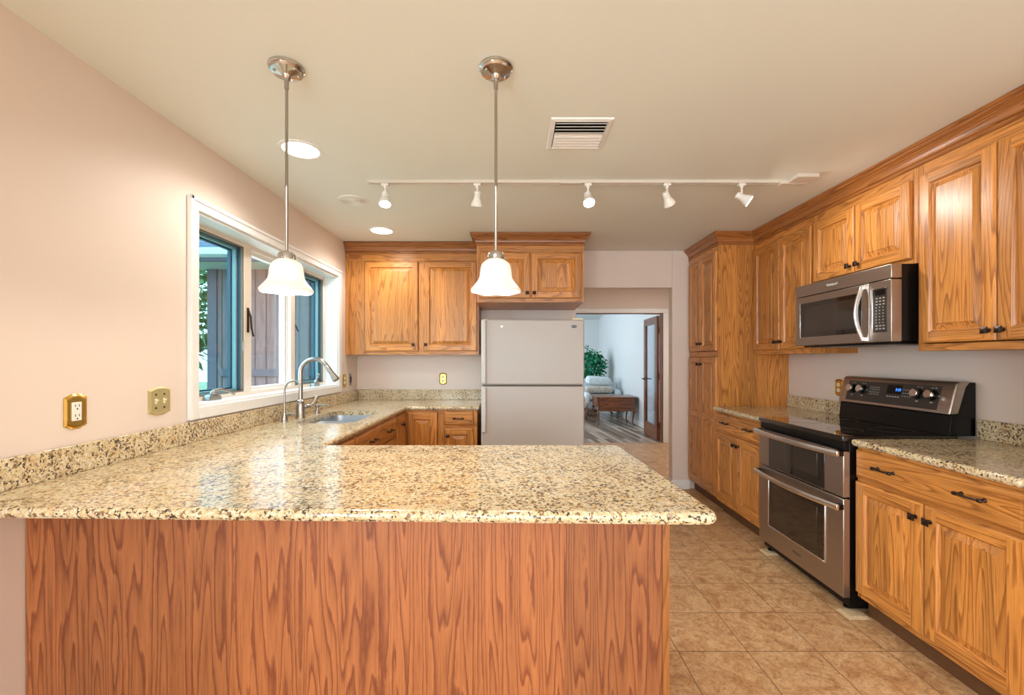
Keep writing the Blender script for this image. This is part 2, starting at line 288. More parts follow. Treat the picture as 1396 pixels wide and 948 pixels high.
# ------------------------------------------------------------------ mesh builder
class MB:
    def __init__(s): s.v = []; s.f = []; s.m = []; s.sd = []; s.gd = []
    def face(s, idx, m=0, seed=0.0, g=0): s.f.append(idx); s.m.append(m); s.sd.append(seed); s.gd.append(g)
    def add(s, pts): n = len(s.v); s.v += [tuple(p) for p in pts]; return n
    def quad(s, a, b, c, d, m=0, seed=0.0, g=0): n = s.add((a, b, c, d)); s.face((n, n+1, n+2, n+3), m, seed, g)
    def box(s, x0, x1, y0, y1, z0, z1, m=0, seed=None, g=0):
        if seed is None: seed = random.random()
        n = s.add([(x, y, z) for z in (z0, z1) for y in (y0, y1) for x in (x0, x1)])
        for q in ((0, 2, 3, 1), (4, 5, 7, 6), (0, 1, 5, 4), (2, 6, 7, 3), (0, 4, 6, 2), (1, 3, 7, 5)):
            s.face(tuple(n+i for i in q), m, seed, g)
        return s
    def prism(s, pts, axis, a0, a1, m=0, seed=0.0, g=0):
        """closed 2D outline extruded along axis ('x': pts=(y,z); 'y': pts=(x,z); 'z': pts=(x,y))"""
        def mk(p, a): return {'x': (a, p[0], p[1]), 'y': (p[0], a, p[1]), 'z': (p[0], p[1], a)}[axis]
        k = len(pts); n = s.add([mk(p, a0) for p in pts]+[mk(p, a1) for p in pts])
        s.face(tuple(n+i for i in range(k))[::-1], m, seed, g); s.face(tuple(n+k+i for i in range(k)), m, seed, g)
        for i in range(k): j = (i+1) % k; s.face((n+i, n+j, n+k+j, n+k+i), m, seed, g)
        return s
    def lathe(s, prof, o=(0, 0, 0), d=(0, 0, 1), seg=24, m=0, wave=None, cap=True, seed=0.0):
        d = Vector(d).normalized(); q = Vector((0, 0, 1)).rotation_difference(d); o = Vector(o); rings = []
        for r, z in prof:
            n = len(s.v)
            for i in range(seg):
                a = 2*PI*i/seg; rr, zz = (r, z) if not wave else wave(r, z, a)
                s.v.append(tuple(o+q@Vector((rr*math.cos(a), rr*math.sin(a), zz))))
            rings.append(n)
        for a, b in zip(rings, rings[1:]):
            for i in range(seg): j = (i+1) % seg; s.face((a+i, a+j, b+j, b+i), m, seed)
        if cap:
            if prof[0][0] > 1e-4: s.face(tuple(rings[0]+i for i in range(seg))[::-1], m, seed)
            if prof[-1][0] > 1e-4: s.face(tuple(rings[-1]+i for i in range(seg)), m, seed)
        return s
    def tube(s, pts, r, seg=12, m=0, flat=None, ref=(0, 0, 1), seed=0.0, g=0):
        """swept round (or flat=(ra,rb) elliptic/rect) section"""
        P = [Vector(p) for p in pts]; k = len(P); rings = []
        for i, p in enumerate(P):
            t = (P[min(i+1, k-1)]-P[max(i-1, 0)]).normalized(); rf = Vector(ref)
            if abs(t.dot(rf)) > 0.97: rf = Vector((1, 0, 0)) if abs(t.x) < 0.9 else Vector((0, 1, 0))
            u = t.cross(rf).normalized(); v = u.cross(t).normalized(); rr = r[i] if isinstance(r, (list, tuple)) else r
            n = len(s.v)
            for j in range(seg):
                a = 2*PI*j/seg; ca, sa = math.cos(a), math.sin(a)
                if flat:
                    f = 1/max(abs(ca), abs(sa)) if len(flat) > 2 else 1
                    s.v.append(tuple(p+u*(ca*f*flat[0])+v*(sa*f*flat[1])))
                else: s.v.append(tuple(p+u*(ca*rr)+v*(sa*rr)))
            rings.append(n)
        for a, b in zip(rings, rings[1:]):
            for i in range(seg): j = (i+1) % seg; s.face((a+i, a+j, b+j, b+i), m, seed, g)
        s.face(tuple(rings[0]+i for i in range(seg))[::-1], m, seed, g); s.face(tuple(rings[-1]+i for i in range(seg)), m, seed, g)
        return s
    def build(s, name, mats, parent=None, bevel=0.0, loc=None, segs=2, angle=35, subsurf=0, recalc=True):
        me = bpy.data.meshes.new(name); me.from_pydata(s.v, [], s.f)
        if not isinstance(mats, (list, tuple)): mats = [mats]
        for m in mats: me.materials.append(m)
        me.polygons.foreach_set('material_index', s.m)
        if recalc:
            import bmesh
            bm = bmesh.new(); bm.from_mesh(me)
            a1 = bm.faces.layers.float.new('seed'); a2 = bm.faces.layers.float.new('gdir')
            bm.faces.ensure_lookup_table()
            for f, sd, gd in zip(bm.faces, s.sd, s.gd): f[a1] = sd; f[a2] = gd
            bmesh.ops.recalc_face_normals(bm, faces=bm.faces); bm.to_mesh(me); bm.free()
        me.shade_smooth(); me.set_sharp_from_angle(angle=math.radians(angle))
        o = bpy.data.objects.new(name, me); COL.objects.link(o)
        if loc: o.location = loc
        if parent: o.parent = parent
        if bevel:
            b = o.modifiers.new('bevel', 'BEVEL'); b.width = bevel; b.segments = segs; b.limit_method = 'ANGLE'; b.angle_limit = math.radians(40); b.use_clamp_overlap = True
        if subsurf:
            b = o.modifiers.new('sub', 'SUBSURF'); b.levels = subsurf; b.render_levels = subsurf
        return o

def tag(o, label, cat, group=None, kind=None):
    o['label'] = label; o['category'] = cat
    if group: o['group'] = group
    if kind: o['kind'] = kind
    return o
def thing(name, label, cat, loc=(0, 0, 0), rz=0, group=None):
    o = bpy.data.objects.new(name, None); COL.objects.link(o); o.location = loc; o.rotation_euler = (0, 0, rz); o.empty_display_size = 0.1
    return tag(o, label, cat, group)
def struct(name, mb, m, label, cat, bevel=0.0, parent=None):
    o = mb.build(name, m, parent, bevel)
    if not parent: tag(o, label, cat, kind='structure')
    return o
def lettering(name, text, size, m, parent, loc, rot, extrude=0.0004):
    cu = bpy.data.curves.new(name, 'FONT'); cu.body = text; cu.size = size; cu.extrude = extrude; cu.align_x = 'CENTER'; cu.align_y = 'CENTER'
    t = bpy.data.objects.new(name+'_tmp', cu); COL.objects.link(t); dg = bpy.context.evaluated_depsgraph_get(); dg.update()
    me = bpy.data.meshes.new_from_object(t.evaluated_get(dg)); bpy.data.objects.remove(t)
    me.materials.clear(); me.materials.append(m)
    o = bpy.data.objects.new(name, me); COL.objects.link(o); o.parent = parent; o.location = loc; o.rotation_euler = rot; return o
def copy_tree(o, parent=None):
    c = o.copy(); COL.objects.link(c); c.parent = parent if parent else o.parent
    for ch in list(o.children):
        copy_tree(ch, c)
    return c

# ------------------------------------------------------------------ room shell
XL, XR, YB, ZC = -1.605, 2.42, 4.436, 2.44
WY0, WY1, WZ0, WZ1 = 2.187, 3.946, 1.085, 2.08       # kitchen window opening in the left wall
b = MB(); b.box(-1.9, 2.95, -6.55, 6.87, -0.1, 0.0); struct('floor', b, M['tile'], 'tan mottled square tile floor running from the kitchen through the hall', 'floor')
b = MB(); b.box(-1.7, 3.4, 6.87, 12.8, -0.1, 0.0); struct('floor', b, M['planks'], 'diagonal wood plank floor of the room beyond the hall', 'floor')
b = MB(); b.box(-1.82, 2.95, -6.55, 6.87, ZC, ZC+0.1); struct('ceiling', b, M['ceil'], 'flat cream kitchen ceiling', 'ceiling')
b = MB(); b.box(-1.82, XL, -6.55, WY0, 0, ZC); b.box(-1.82, XL, WY1, YB+0.1, 0, ZC); b.box(-1.82, XL, WY0, WY1, 0, WZ0); b.box(-1.82, XL, WY0, WY1, WZ1, ZC)
struct('wall_left', b, M['wall'], 'peach wall holding the window over the sink', 'wall')
b = MB(); b.box(XR, XR+0.1, -6.55, YB, 0, ZC); struct('wall_right', b, M['wall'], 'peach wall behind the stove and oak cabinets', 'wall')
OX0, OX1, OZ = 0.64, 1.628, 2.06
b = MB(); b.box(XL, OX0, YB, YB+0.1, 0, ZC); b.box(OX1, 2.95, YB, YB+0.1, 0, ZC); b.box(OX0, OX1, YB, YB+0.1, OZ, ZC)
struct('wall_back', b, M['wall'], 'peach wall behind the fridge with an open doorway to the hall', 'wall', bevel=0.004)
b = MB(); b.box(-1.82, -1.2, -6.55, -6.45, 0, ZC); b.box(1.9, 2.52, -6.55, -6.45, 0, ZC); b.box(-1.2, 1.9, -6.55, -6.45, 0, 0.3); b.box(-1.2, 1.9, -6.55, -6.45, 2.2, ZC)
struct('wall_front', b, M['wall'], 'wall behind the camera with a wide window opening', 'wall')
b = MB(); b.box(0.2, 0.3, YB+0.1, 6.87, 0, ZC); struct('wall_hall_left', b, M['wall'], 'left wall of the hall behind the fridge', 'wall')
b = MB(); b.box(2.85, 2.95, YB+0.1, 6.87, 0, ZC); struct('wall_hall_right', b, M['wall'], 'right wall of the hall', 'wall')
DX0, DX1, DZ = 0.78, 2.375, 2.06
b = MB(); b.box(-1.7, DX0, 6.87, 6.98, 0, 3.4); b.box(DX1, 3.4, 6.87, 6.98, 0, 3.4); b.box(DX0, DX1, 6.87, 6.98, DZ, 3.4)
struct('wall_hall_end', b, M['wall'], 'peach wall at the end of the hall above the glazed door', 'wall')
# casing of the far doorway
b = MB(); b.box(DX0-0.07, DX1+0.075, 6.85, 6.87, DZ, DZ+0.07); b.box(DX1, DX1+0.075, 6.85, 6.87, 0, DZ); b.box(DX0-0.07, DX0, 6.85, 6.87, 0, DZ)
struct('trim_1', b, M['white'], 'white casing around the doorway to the far room', 'door casing', bevel=0.003)
# living room
b = MB(); b.box(2.5, 2.6, 6.98, 12.76, 0, 3.5); struct('wall_living_right', b, M['lroom'], 'pale blue white side wall of the far room', 'wall')
b = MB(); b.box(-1.7, 2.6, 12.66, 12.76, 0, 3.5); struct('wall_living_back', b, M['lroom'], 'pale wall at the far end of the room beyond', 'wall')
b = MB(); b.box(-1.7, -1.6, 6.98, 12.66, 0, 3.5); struct('wall_living_left', b, M['lroom'], 'left wall of the far room', 'wall')
b = MB(); b.prism([(6.98, 3.28), (12.66, 2.49), (12.66, 2.59), (6.98, 3.38)], 'x', -1.6, 2.5); struct('ceiling_living', b, M['lroom'], 'sloping white ceiling of the far room', 'ceiling')
b = MB(); b.box(2.484, 2.5, 6.98, 12.66, 0, 0.10); b.box(-1.6, 2.484, 12.644, 12.66, 0, 0.10)
struct('baseboard_living', b, M['white'], 'white baseboard in the far room', 'baseboard', bevel=0.003)
b = MB(); b.prism([(YB-0.015, 0), (YB, 0), (YB, 0.09), (YB-0.008, 0.09), (YB-0.015, 0.078)], 'x', OX1-0.014, 1.80)
b.box(OX1-0.014, OX1, YB, YB+0.112, 0, 0.085)
struct('baseboard_back', b, M['white'], 'short white baseboard between the doorway and the pantry cabinet', 'baseboard')
# low wall at the end of the right counter
b = MB(); b.box(1.757, XR, 1.37, 1.486, 0, 1.363); struct('wall_divider', b, M['wall'], 'low pink wall end at the right edge beside the base cabinet', 'wall', bevel=0.003)

# ------------------------------------------------------------------ kitchen window (three lights)
FX = -1.725
def prof_frame(b, x0, x1, y0, y1, z0, z1, t, m=0):
    b.box(x0, x1, y0, y0+t, z0, z1, m); b.box(x0, x1, y1-t, y1, z0, z1, m); b.box(x0, x1, y0+t, y1-t, z0, z0+t, m); b.box(x0, x1, y0+t, y1-t, z1-t, z1, m)
win = MB()
cx0, cx1 = XL, XL+0.018
cw = 0.06
win.box(cx0, cx1, WY0-cw, WY0, WZ0-cw, WZ1+cw); win.box(cx0, cx1, WY1, WY1+cw, WZ0-cw, WZ1+cw)
win.box(cx0, cx1, WY0, WY1, WZ1, WZ1+cw); win.box(cx0, cx1, WY0, WY1, WZ0-cw, WZ0)
win.box(cx1, cx1+0.006, WY0-cw, WY0-cw+0.02, WZ0-cw, WZ1+cw); win.box(cx1, cx1+0.006, WY0-cw, WY1+cw, WZ1+cw-0.02, WZ1+cw)
W = struct('window_1', win, M['white'], 'white cased three light window over the sink', 'window', bevel=0.004)
W.name = 'window_1'
jb = MB(); t = 0.012
jb.box(FX, XL+0.002, WY0, WY0+t, WZ0, WZ1); jb.box(FX, XL+0.002, WY1-t, WY1, WZ0, WZ1); jb.box(FX, XL+0.002, WY0+t, WY1-t, WZ0, WZ0+t); jb.box(FX, XL+0.002, WY0+t, WY1-t, WZ1-t, WZ1)
jb.build('window_jamb', M['white'], W)
fm = MB(); prof_frame(fm, FX-0.085, FX+0.004, WY0+0.002, WY1-0.002, WZ0+0.002, WZ1-0.002, 0.034)
b1, b2 = 2.795, 3.375
fm.box(FX-0.085, FX+0.006, b1-0.032, b1+0.045, WZ0+0.03, WZ1-0.03); fm.box(FX-0.085, FX+0.006, b2-0.032, b2+0.032, WZ0+0.03, WZ1-0.03)
fm.build('window_frame', M['cream'], W, bevel=0.003)
for i, (y0, y1) in enumerate(((WY0+0.034, b1-0.032), (b1+0.032, b2-0.032), (b2+0.032, WY1-0.034))):
    z0, z1 = WZ0+0.034, WZ1-0.034
    fixed = (i == 1)
    sh = MB()
    if fixed:
        prof_frame(sh, FX-0.075, FX-0.03, y0, y1, z0, z1, 0.022); prof_frame(sh, FX-0.03, FX-0.02, y0, y1, z0, z1, 0.008)
        s_ = sh.build('sash', M['white'], W, bevel=0.003)
    else:
        prof_frame(sh, FX-0.012, FX+0.003, y0, y1, z0, z1, 0.009, 0)
        prof_frame(sh, FX-0.034, FX-0.012, y0+0.002, y1-0.002, z0+0.002, z1-0.002, 0.007, 2)
        prof_frame(sh, FX-0.060, FX-0.034, y0+0.003, y1-0.003, z0+0.003, z1-0.003, 0.02, 1)
        prof_frame(sh, FX-0.082, FX-0.060, y0+0.003, y1-0.003, z0+0.003, z1-0.003, 0.028, 2)
        s_ = sh.build('sash', [M['tan'], M['teal'], M['dkteal']], W, bevel=0.001)
    g = MB(); g.box(FX-0.064, FX-0.060, y0+0.015, y1-0.015, z0+0.015, z1-0.015)
    g.build('pane', M['gclear' if fixed else 'gteal'], s_)
    if not fixed:
        cy = y0+0.22 if i == 0 else y0+0.30
        h = MB(); zb = WZ0+0.0125; sg = 1 if i == 0 else 1
        h.prism([(cy-0.055, zb), (cy+0.055, zb), (cy+0.045, zb+0.022), (cy-0.01, zb+0.034), (cy-0.045, zb+0.024)], 'x', FX+0.008, FX+0.045)
        h.lathe([(0.012, 0), (0.012, 0.02), (0.008, 0.026)], (FX+0.03, cy-0.01, zb+0.03), (0.6, 0, 1), 12)
        if i == 0: path = [(FX+0.035, cy-0.01, zb+0.052), (FX+0.042, cy+0.05, zb+0.056), (FX+0.045, cy+0.11, zb+0.042), (FX+0.045, cy+0.155, zb+0.024)]
        else: path = [(FX+0.035, cy-0.01, zb+0.045), (FX+0.05, cy+0.005, zb+0.075), (FX+0.055, cy+0.0, zb+0.10)]
        h.tube(path, [0.007, 0.006, 0.006, 0.007][:len(path)], 10, flat=(0.006, 0.008))
        h.lathe([(0.0001, -0.013), (0.009, -0.008), (0.011, 0), (0.009, 0.008), (0.0001, 0.013)], path[-1], (0, 1, -0.5), 12)
        h.build('window_crank', M['nickel'], W, bevel=0.002)
lt = MB(); lt.box(FX+0.006, FX+0.012, b1-0.006, b1+0.012, 1.50, 1.66); lt.tube([(FX+0.012, b1+0.002, 1.645), (FX+0.024, b1+0.006, 1.60), (FX+0.026, b1+0.012, 1.53), (FX+0.03, b1+0.026, 1.475)], 0.006, 10)
lt.build('window_latch', M['bronze'], W, bevel=0.001)
lt = MB(); lt.box(FX+0.0, FX+0.006, b1-0.04, b1-0.034, 1.38, 1.44); lt.build('window_latch', M['nickel'], W)
lt = MB(); lt.tube([(FX+0.006, b2+0.034, 1.60), (FX+0.016, b2+0.04, 1.57), (FX+0.02, b2+0.05, 1.545)], 0.005, 8); lt.build('window_latch', M['bronze'], W)

# ------------------------------------------------------------------ outside the window
b = MB(); b.box(-30, -1.83, -6, 30, -0.35, -0.25); tag(b.build('lawn', M['grass']), 'green lawn seen low through the left window light', 'lawn', kind='structure')
nb = thing('neighbouring_wing', 'brown grooved siding house wing with grey shingled roof outside the window', 'building', (-2.2, 5.6, -0.25))
b = MB(); b.box(-1.75, 0.34, 0, 0.12, 0, 2.75); b.build('siding_wall', M['siding'], nb)
b = MB(); b.box(-1.75, -1.63, -0.02, 0, 0, 2.75); b.box(-1.6, 0.34, -0.025, 0, 1.36, 1.45, 0); b.build('siding_trim', M['fasciadark'], nb)
b = MB(); b.box(-2.4, 0.34, -0.45, 0.0, 2.74, 2.77); b.build('soffit', M['soffit'], nb)
b = MB(); b.box(-2.4, 0.34, -0.49, -0.45, 2.74, 2.86); b.build('fascia', M['fasciadark'], nb)
b = MB(); b.prism([(-0.58, 2.80), (-0.49, 2.78), (-0.49, 2.87), (-0.60, 2.87)], 'x', -2.42, 0.34); b.build('gutter', M['gutter'], nb)
b = MB()
for k in range(7):
    y0 = -0.5+k*0.13; z0 = 2.87+k*0.066
    b.prism([(y0, z0), (y0+0.145, z0+0.073), (y0+0.145, z0+0.088), (y0, z0+0.022)], 'x', -2.44, 0.30)
b.build('roof', M['roof'], nb)
def leafball(b, c, r, n, s, m=0, flat=1.0):
    for _ in range(n):
        while True:
            p = Vector((random.uniform(-1, 1), random.uniform(-1, 1), random.uniform(-1, 1)))
            if 0.25 < p.length < 1: break
        p = Vector((p.x*r[0], p.y*r[1], p.z*r[2]))+Vector(c)
        d = Vector((random.gauss(0, 1), random.gauss(0, 1), random.gauss(0, 0.7)-0.4)).normalized(); u = d.cross(Vector((random.random(), random.random(), 1))).normalized()
        L_ = s*random.uniform(0.7, 1.3); Wd = L_*0.28; nrm = d.cross(u)
        b.quad(p, p+d*L_*0.5+u*Wd+nrm*Wd*0.2, p+d*L_, p+d*L_*0.5-u*Wd+nrm*Wd*0.2, m)
for i, (x, y, h, r, lab) in enumerate(((-7.6, 9.0, 5.4, 1.9, 'green leafy tree outside, in the left edge of the window'), (-8.2, 15.5, 7.6, 2.6, 'pale tree crown showing above the shingled roof outside'))):
    t = thing('garden_tree', lab, 'tree', (x, y, -0.25))
    b = MB(); b.tube([(0, 0, 0), (0.06, 0, h*0.3), (-0.05, 0.05, h*0.6), (0.02, 0, h*0.85)], [0.17, 0.14, 0.10, 0.04]); b.build('trunk', M['bark'], t)
    b = MB(); leafball(b, (0, 0, h*0.62), (r, r, h*0.42), 2600, 0.3); b.build('foliage', M['leaf'], t, recalc=False)

# ------------------------------------------------------------------ cabinets
def rect_ring(b, x0, x1, z0, z1, i0, y0, i1, y1, seeds, m=0):
    A = [(x0+i0, y0, z0+i0), (x1-i0, y0, z0+i0), (x1-i0, y0, z1-i0), (x0+i0, y0, z1-i0)]
    B = [(x0+i1, y1, z0+i1), (x1-i1, y1, z0+i1), (x1-i1, y1, z1-i1), (x0+i1, y1, z1-i1)]
    for k in range(4):
        j = (k+1) % 4; b.quad(A[k], A[j], B[j], B[k], m, seeds[k], 1 if k in (0, 2) else 0)
def door_mb(w, h, midrail=None, fw=0.055, t=0.02):
    b = MB(); sL, sR, sB, sT, sP = [random.random()*3 for _ in range(5)]; S4 = (sB, sR, sT, sL)
    fwm = fw
    b.quad((0, 0, 0), (0, 0, h), (w, 0, h), (w, 0, 0), 0, sL)
    rect_ring(b, 0, w, 0, h, 0, 0, 0, -t+0.007, S4); rect_ring(b, 0, w, 0, h, 0, -t+0.007, 0.003, -t+0.002, S4); rect_ring(b, 0, w, 0, h, 0.003, -t+0.002, 0.009, -t, S4)
    e = 0.009
    b.quad((e, -t, e), (fw, -t, e), (fw, -t, h-e), (e, -t, h-e), 0, sL, 0); b.quad((w-fw, -t, e), (w-e, -t, e), (w-e, -t, h-e), (w-fw, -t, h-e), 0, sR, 0)
    b.quad((fw, -t, e), (w-fw, -t, e), (w-fw, -t, fw), (fw, -t, fw), 0, sB, 1); b.quad((fw, -t, h-fw), (w-fw, -t, h-fw), (w-fw, -t, h-e), (fw, -t, h-e), 0, sT, 1)
    ops = [(fw, h-fw)]
    if midrail:
        ops = [(fw, midrail-fw*0.55), (midrail+fw*0.55, h-fw)]
        b.quad((fw, -t, midrail-fw*0.55), (w-fw, -t, midrail-fw*0.55), (w-fw, -t, midrail+fw*0.55), (fw, -t, midrail+fw*0.55), 0, sT+0.5, 1)
    for z0, z1 in ops:
        x0, x1 = fw, w-fw; R = lambda i0, y0, i1, y1, s4: rect_ring(b, x0, x1, z0, z1, i0, y0, i1, y1, s4)
        R(0, -t, 0.003, -t+0.005, S4); R(0.003, -t+0.005, 0.008, -t+0.0125, S4)
        P4 = (sP,)*4; sl = min(0.026, (x1-x0)*0.2)
        for k, (i0, y0, i1, y1) in enumerate(((0.008, -t+0.0125, 0.012, -t+0.0125), (0.012, -t+0.0125, 0.012+sl, -t+0.004), (0.012+sl, -t+0.004, 0.0135+sl, -t+0.0005))):
            A = [(x0+i0, y0, z0+i0), (x1-i0, y0, z0+i0), (x1-i0, y0, z1-i0), (x0+i0, y0, z1-i0)]; B = [(x0+i1, y1, z0+i1), (x1-i1, y1, z0+i1), (x1-i1, y1, z1-i1), (x0+i1, y1, z1-i1)]
            for q in range(4): j = (q+1) % 4; b.quad(A[q], A[j], B[j], B[q], 0, sP, 0)
        i = 0.0135+sl; b.quad((x0+i, -t+0.0005, z0+i), (x1-i, -t+0.0005, z0+i), (x1-i, -t+0.0005, z1-i), (x0+i, -t+0.0005, z1-i), 0, sP, 0)
    return b
def drawer_mb(w, h, t=0.02):
    b = MB(); s0 = random.random()*3; S4 = (s0,)*4
    def R(i0, y0, i1, y1):
        A = [(i0, y0, i0), (w-i0, y0, i0), (w-i0, y0, h-i0), (i0, y0, h-i0)]; B = [(i1, y1, i1), (w-i1, y1, i1), (w-i1, y1, h-i1), (i1, y1, h-i1)]
        for q in range(4): j = (q+1) % 4; b.quad(A[q], A[j], B[j], B[q], 0, s0, 1)
    b.quad((0, 0, 0), (0, 0, h), (w, 0, h), (w, 0, 0), 0, s0, 1)
    R(0, 0, 0, -t+0.010); R(0, -t+0.010, 0.004, -t+0.006); R(0.004, -t+0.006, 0.006, -t+0.003); R(0.006, -t+0.003, 0.014, -t)
    i = 0.014; b.quad((i, -t, i), (w-i, -t, i), (w-i, -t, h-i), (i, -t, h-i), 0, s0, 1)
    return b
def knob(parent, x, y, z):
    b = MB(); b.lathe([(0.010, 0), (0.010, -0.002), (0.005, -0.005), (0.0045, -0.018)], (x, y, z), (0, 1, 0), 12)
    a, c = 0.0125, 0.0145; y0, y1, y2 = y-0.018, y-0.025, y-0.030
    for (p, ya, q, yb) in ((0.006, y0+0.003, a, y0), (a, y0, c, y0-0.003), (c, y0-0.003, c, y1), (c, y1, 0.004, y2)):
        A = [(x-p, ya, z-p), (x+p, ya, z-p), (x+p, ya, z+p), (x-p, ya, z+p)]; B = [(x-q, yb, z-q), (x+q, yb, z-q), (x+q, yb, z+q), (x-q, yb, z+q)]
        for k in range(4): j = (k+1) % 4; b.quad(A[k], A[j], B[j], B[k])
    b.quad((x-0.004, y2, z-0.004), (x+0.004, y2, z-0.004), (x+0.004, y2, z+0.004), (x-0.004, y2, z+0.004))
    return b.build('knob', M['bronze'], parent)
def pull(parent, x, y, z, L_=0.10):
    b = MB(); h = L_/2
    for s in (-1, 1):
        b.lathe([(0.009, 0), (0.008, -0.004), (0.005, -0.008), (0.005, -0.024)], (x+s*h*0.84, y, z), (0, 1, 0), 10)
        b.lathe([(0.0001, -0.008), (0.0075, -0.006), (0.0085, 0), (0.0075, 0.006), (0.0001, 0.010)], (x+s*h*0.92, y-0.025, z), (s, 0, 0), 10)
    b.tube([(x-h*0.9, y-0.025, z), (x-h*0.4, y-0.030, z), (x+h*0.4, y-0.030, z), (x+h*0.9, y-0.025, z)], 0.0045, 10)
    return b.build('pull_handle', M['bronze'], parent)
def cabinet(name, label, cat, loc, rz, w, depth, z0, z1, fronts, toe=0.0, group=None, rails=(), stiles=(), sideopen=False):
    group = group or {'wall_cabinet': 'oak wall cabinets', 'base_cabinet': 'oak base cabinets'}.get(name)
    tr = max(0.035, z1-max(f_[4] for f_ in fronts)+0.02)
    """local frame: x across, -y to the front, face frame front at y=0"""
    T = thing(name, label, cat, (loc[0], loc[1], 0), rz, group)
    c = MB(); ff = 0.02; bz = z0+toe
    c.box(0, 0.018, ff, depth, bz, z1, g=0); c.box(w-0.018, w, ff, depth, bz, z1, g=0)
    c.box(0.018, w-0.018, ff, depth-0.006, bz, bz+0.018, g=1); (None if sideopen else c.box(0.018, w-0.018, ff, depth-0.006, z1-0.018, z1, g=1)); c.box(0.018, w-0.018, depth-0.012, depth, bz, z1, g=0)
    c.build('body', M['oak'], T, bevel=0.001)
    f = MB(); xs = sorted(set([0.0]+[s for s in stiles]+[w]))
    f.box(0, 0.03, 0, ff, bz, z1, g=0); f.box(w-0.03, w, 0, ff, bz, z1, g=0)
    for sx in stiles: f.box(sx-0.025, sx+0.025, 0, ff, bz+0.035, z1-tr, g=0)
    f.box(0.03, w-0.03, 0, ff, bz, bz+0.035, g=1); f.box(0.03, w-0.03, 0, ff, z1-tr, z1, g=1)
    for rz_ in rails: f.box(0.03, w-0.03, 0.001, ff, rz_-0.025, rz_+0.025, g=1)
    f.build('face_frame', M['oak'], T, bevel=0.0008)
    if toe:
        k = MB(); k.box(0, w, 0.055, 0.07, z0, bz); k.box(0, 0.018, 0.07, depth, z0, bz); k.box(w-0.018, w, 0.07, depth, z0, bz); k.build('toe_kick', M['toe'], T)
    for fr in fronts:
        kind, x0, x1, a, bb = fr[:5]; opt = fr[5] if len(fr) > 5 else {}
        mb = door_mb(x1-x0, bb-a, opt.get('mid'), opt.get('fw', 0.055)) if kind == 'door' else drawer_mb(x1-x0, bb-a)
        d = mb.build('door' if kind == 'door' else 'drawer_front', M['oak'], T, loc=(x0, -0.001, a), angle=20)
        for kx, kz in opt.get('knobs', ()): knob(d, kx, -0.02, kz)
        for kx, kz in opt.get('pulls', ()): pull(d, kx, -0.02, kz, opt.get('L', 0.10))
    return T

R90 = PI/2
# --- right run: origin at far end, local x runs towards the camera
uppers_g = 'oak wall cabinets on the right wall'
def rl(yfar): return (2.115, yfar)
cabinet('wall_cabinet', 'oak wall cabinet with two tall doors between the pantry and the microwave', 'cabinet', rl(3.797), -R90, 0.755, XR-2.115-0.002, 1.37, 2.372,
        [('door', 0.012, 0.375, 1.402, 2.275, dict(knobs=[(0.333, 0.062)])), ('door', 0.380, 0.743, 1.402, 2.275, dict(knobs=[(0.03, 0.062)]))])
cabinet('wall_cabinet', 'short oak wall cabinet mounted above the microwave', 'cabinet', rl(3.040), -R90, 0.778, XR-2.115-0.002, 1.832, 2.372,
        [('door', 0.010, 0.375, 1.862, 2.275, dict(knobs=[(0.335, 0.045)])), ('door', 0.382, 0.748, 1.862, 2.275, dict(knobs=[(0.03, 0.045)]))])
cabinet('wall_cabinet', 'large oak wall cabinet at the right edge of the photo, right of the microwave', 'cabinet', rl(2.260), -R90, 0.77, XR-2.115-0.002, 1.37, 2.372,
        [('door', 0.02, 0.378, 1.41, 2.275, dict(knobs=[(0.333, 0.045)])), ('door', 0.384, 0.742, 1.41, 2.275, dict(knobs=[(0.025, 0.045)]))])
cabinet('base_cabinet', 'narrow far oak base cabinet with one drawer between the pantry and the stove', 'cabinet', (1.785, 3.797), -R90, 0.762, XR-1.785-0.002, 0, 0.882,
        [('drawer', 0.008, 0.735, 0.718, 0.862, dict(pulls=[(0.19, 0.075), (0.55, 0.075)])), ('door', 0.008, 0.370, 0.13, 0.70, dict(knobs=[(0.335, 0.51)])), ('door', 0.374, 0.735, 0.13, 0.70, dict(knobs=[(0.03, 0.51)]))], toe=0.10, rails=(0.709,))
cabinet('base_cabinet', 'near oak base cabinet under the granite at the right edge of the photo', 'cabinet', (1.785, 2.243), -R90, 0.755, XR-1.785-0.002, 0, 0.882,
        [('drawer', 0.006, 0.749, 0.718, 0.862, dict(pulls=[(0.185, 0.078), (0.575, 0.080)])), ('door', 0.006, 0.374, 0.13, 0.70, dict(knobs=[(0.338, 0.506)])), ('door', 0.380, 0.749, 0.13, 0.70, dict(knobs=[(0.03, 0.506)]))], toe=0.10, rails=(0.709,))
# pantry
P = cabinet('pantry_cabinet', 'full height oak pantry cabinet standing by the doorway to the hall', 'cabinet', (1.80, YB-0.004), -R90, 0.63, XR-1.80-0.002, 0, 2.372,
        [('door', 0.035, 0.303, 1.402, 2.28, dict(knobs=[(0.24, 0.07)], fw=0.05)), ('door', 0.307, 0.620, 1.402, 2.28, dict(knobs=[(0.03, 0.07)], fw=0.05)),
         ('door', 0.035, 0.303, 0.14, 1.345, dict(knobs=[(0.24, 1.14)], mid=0.655, fw=0.05)), ('door', 0.307, 0.620, 0.14, 1.345, dict(knobs=[(0.03, 1.14)], mid=0.655, fw=0.05))], toe=0.10, rails=(1.373,))
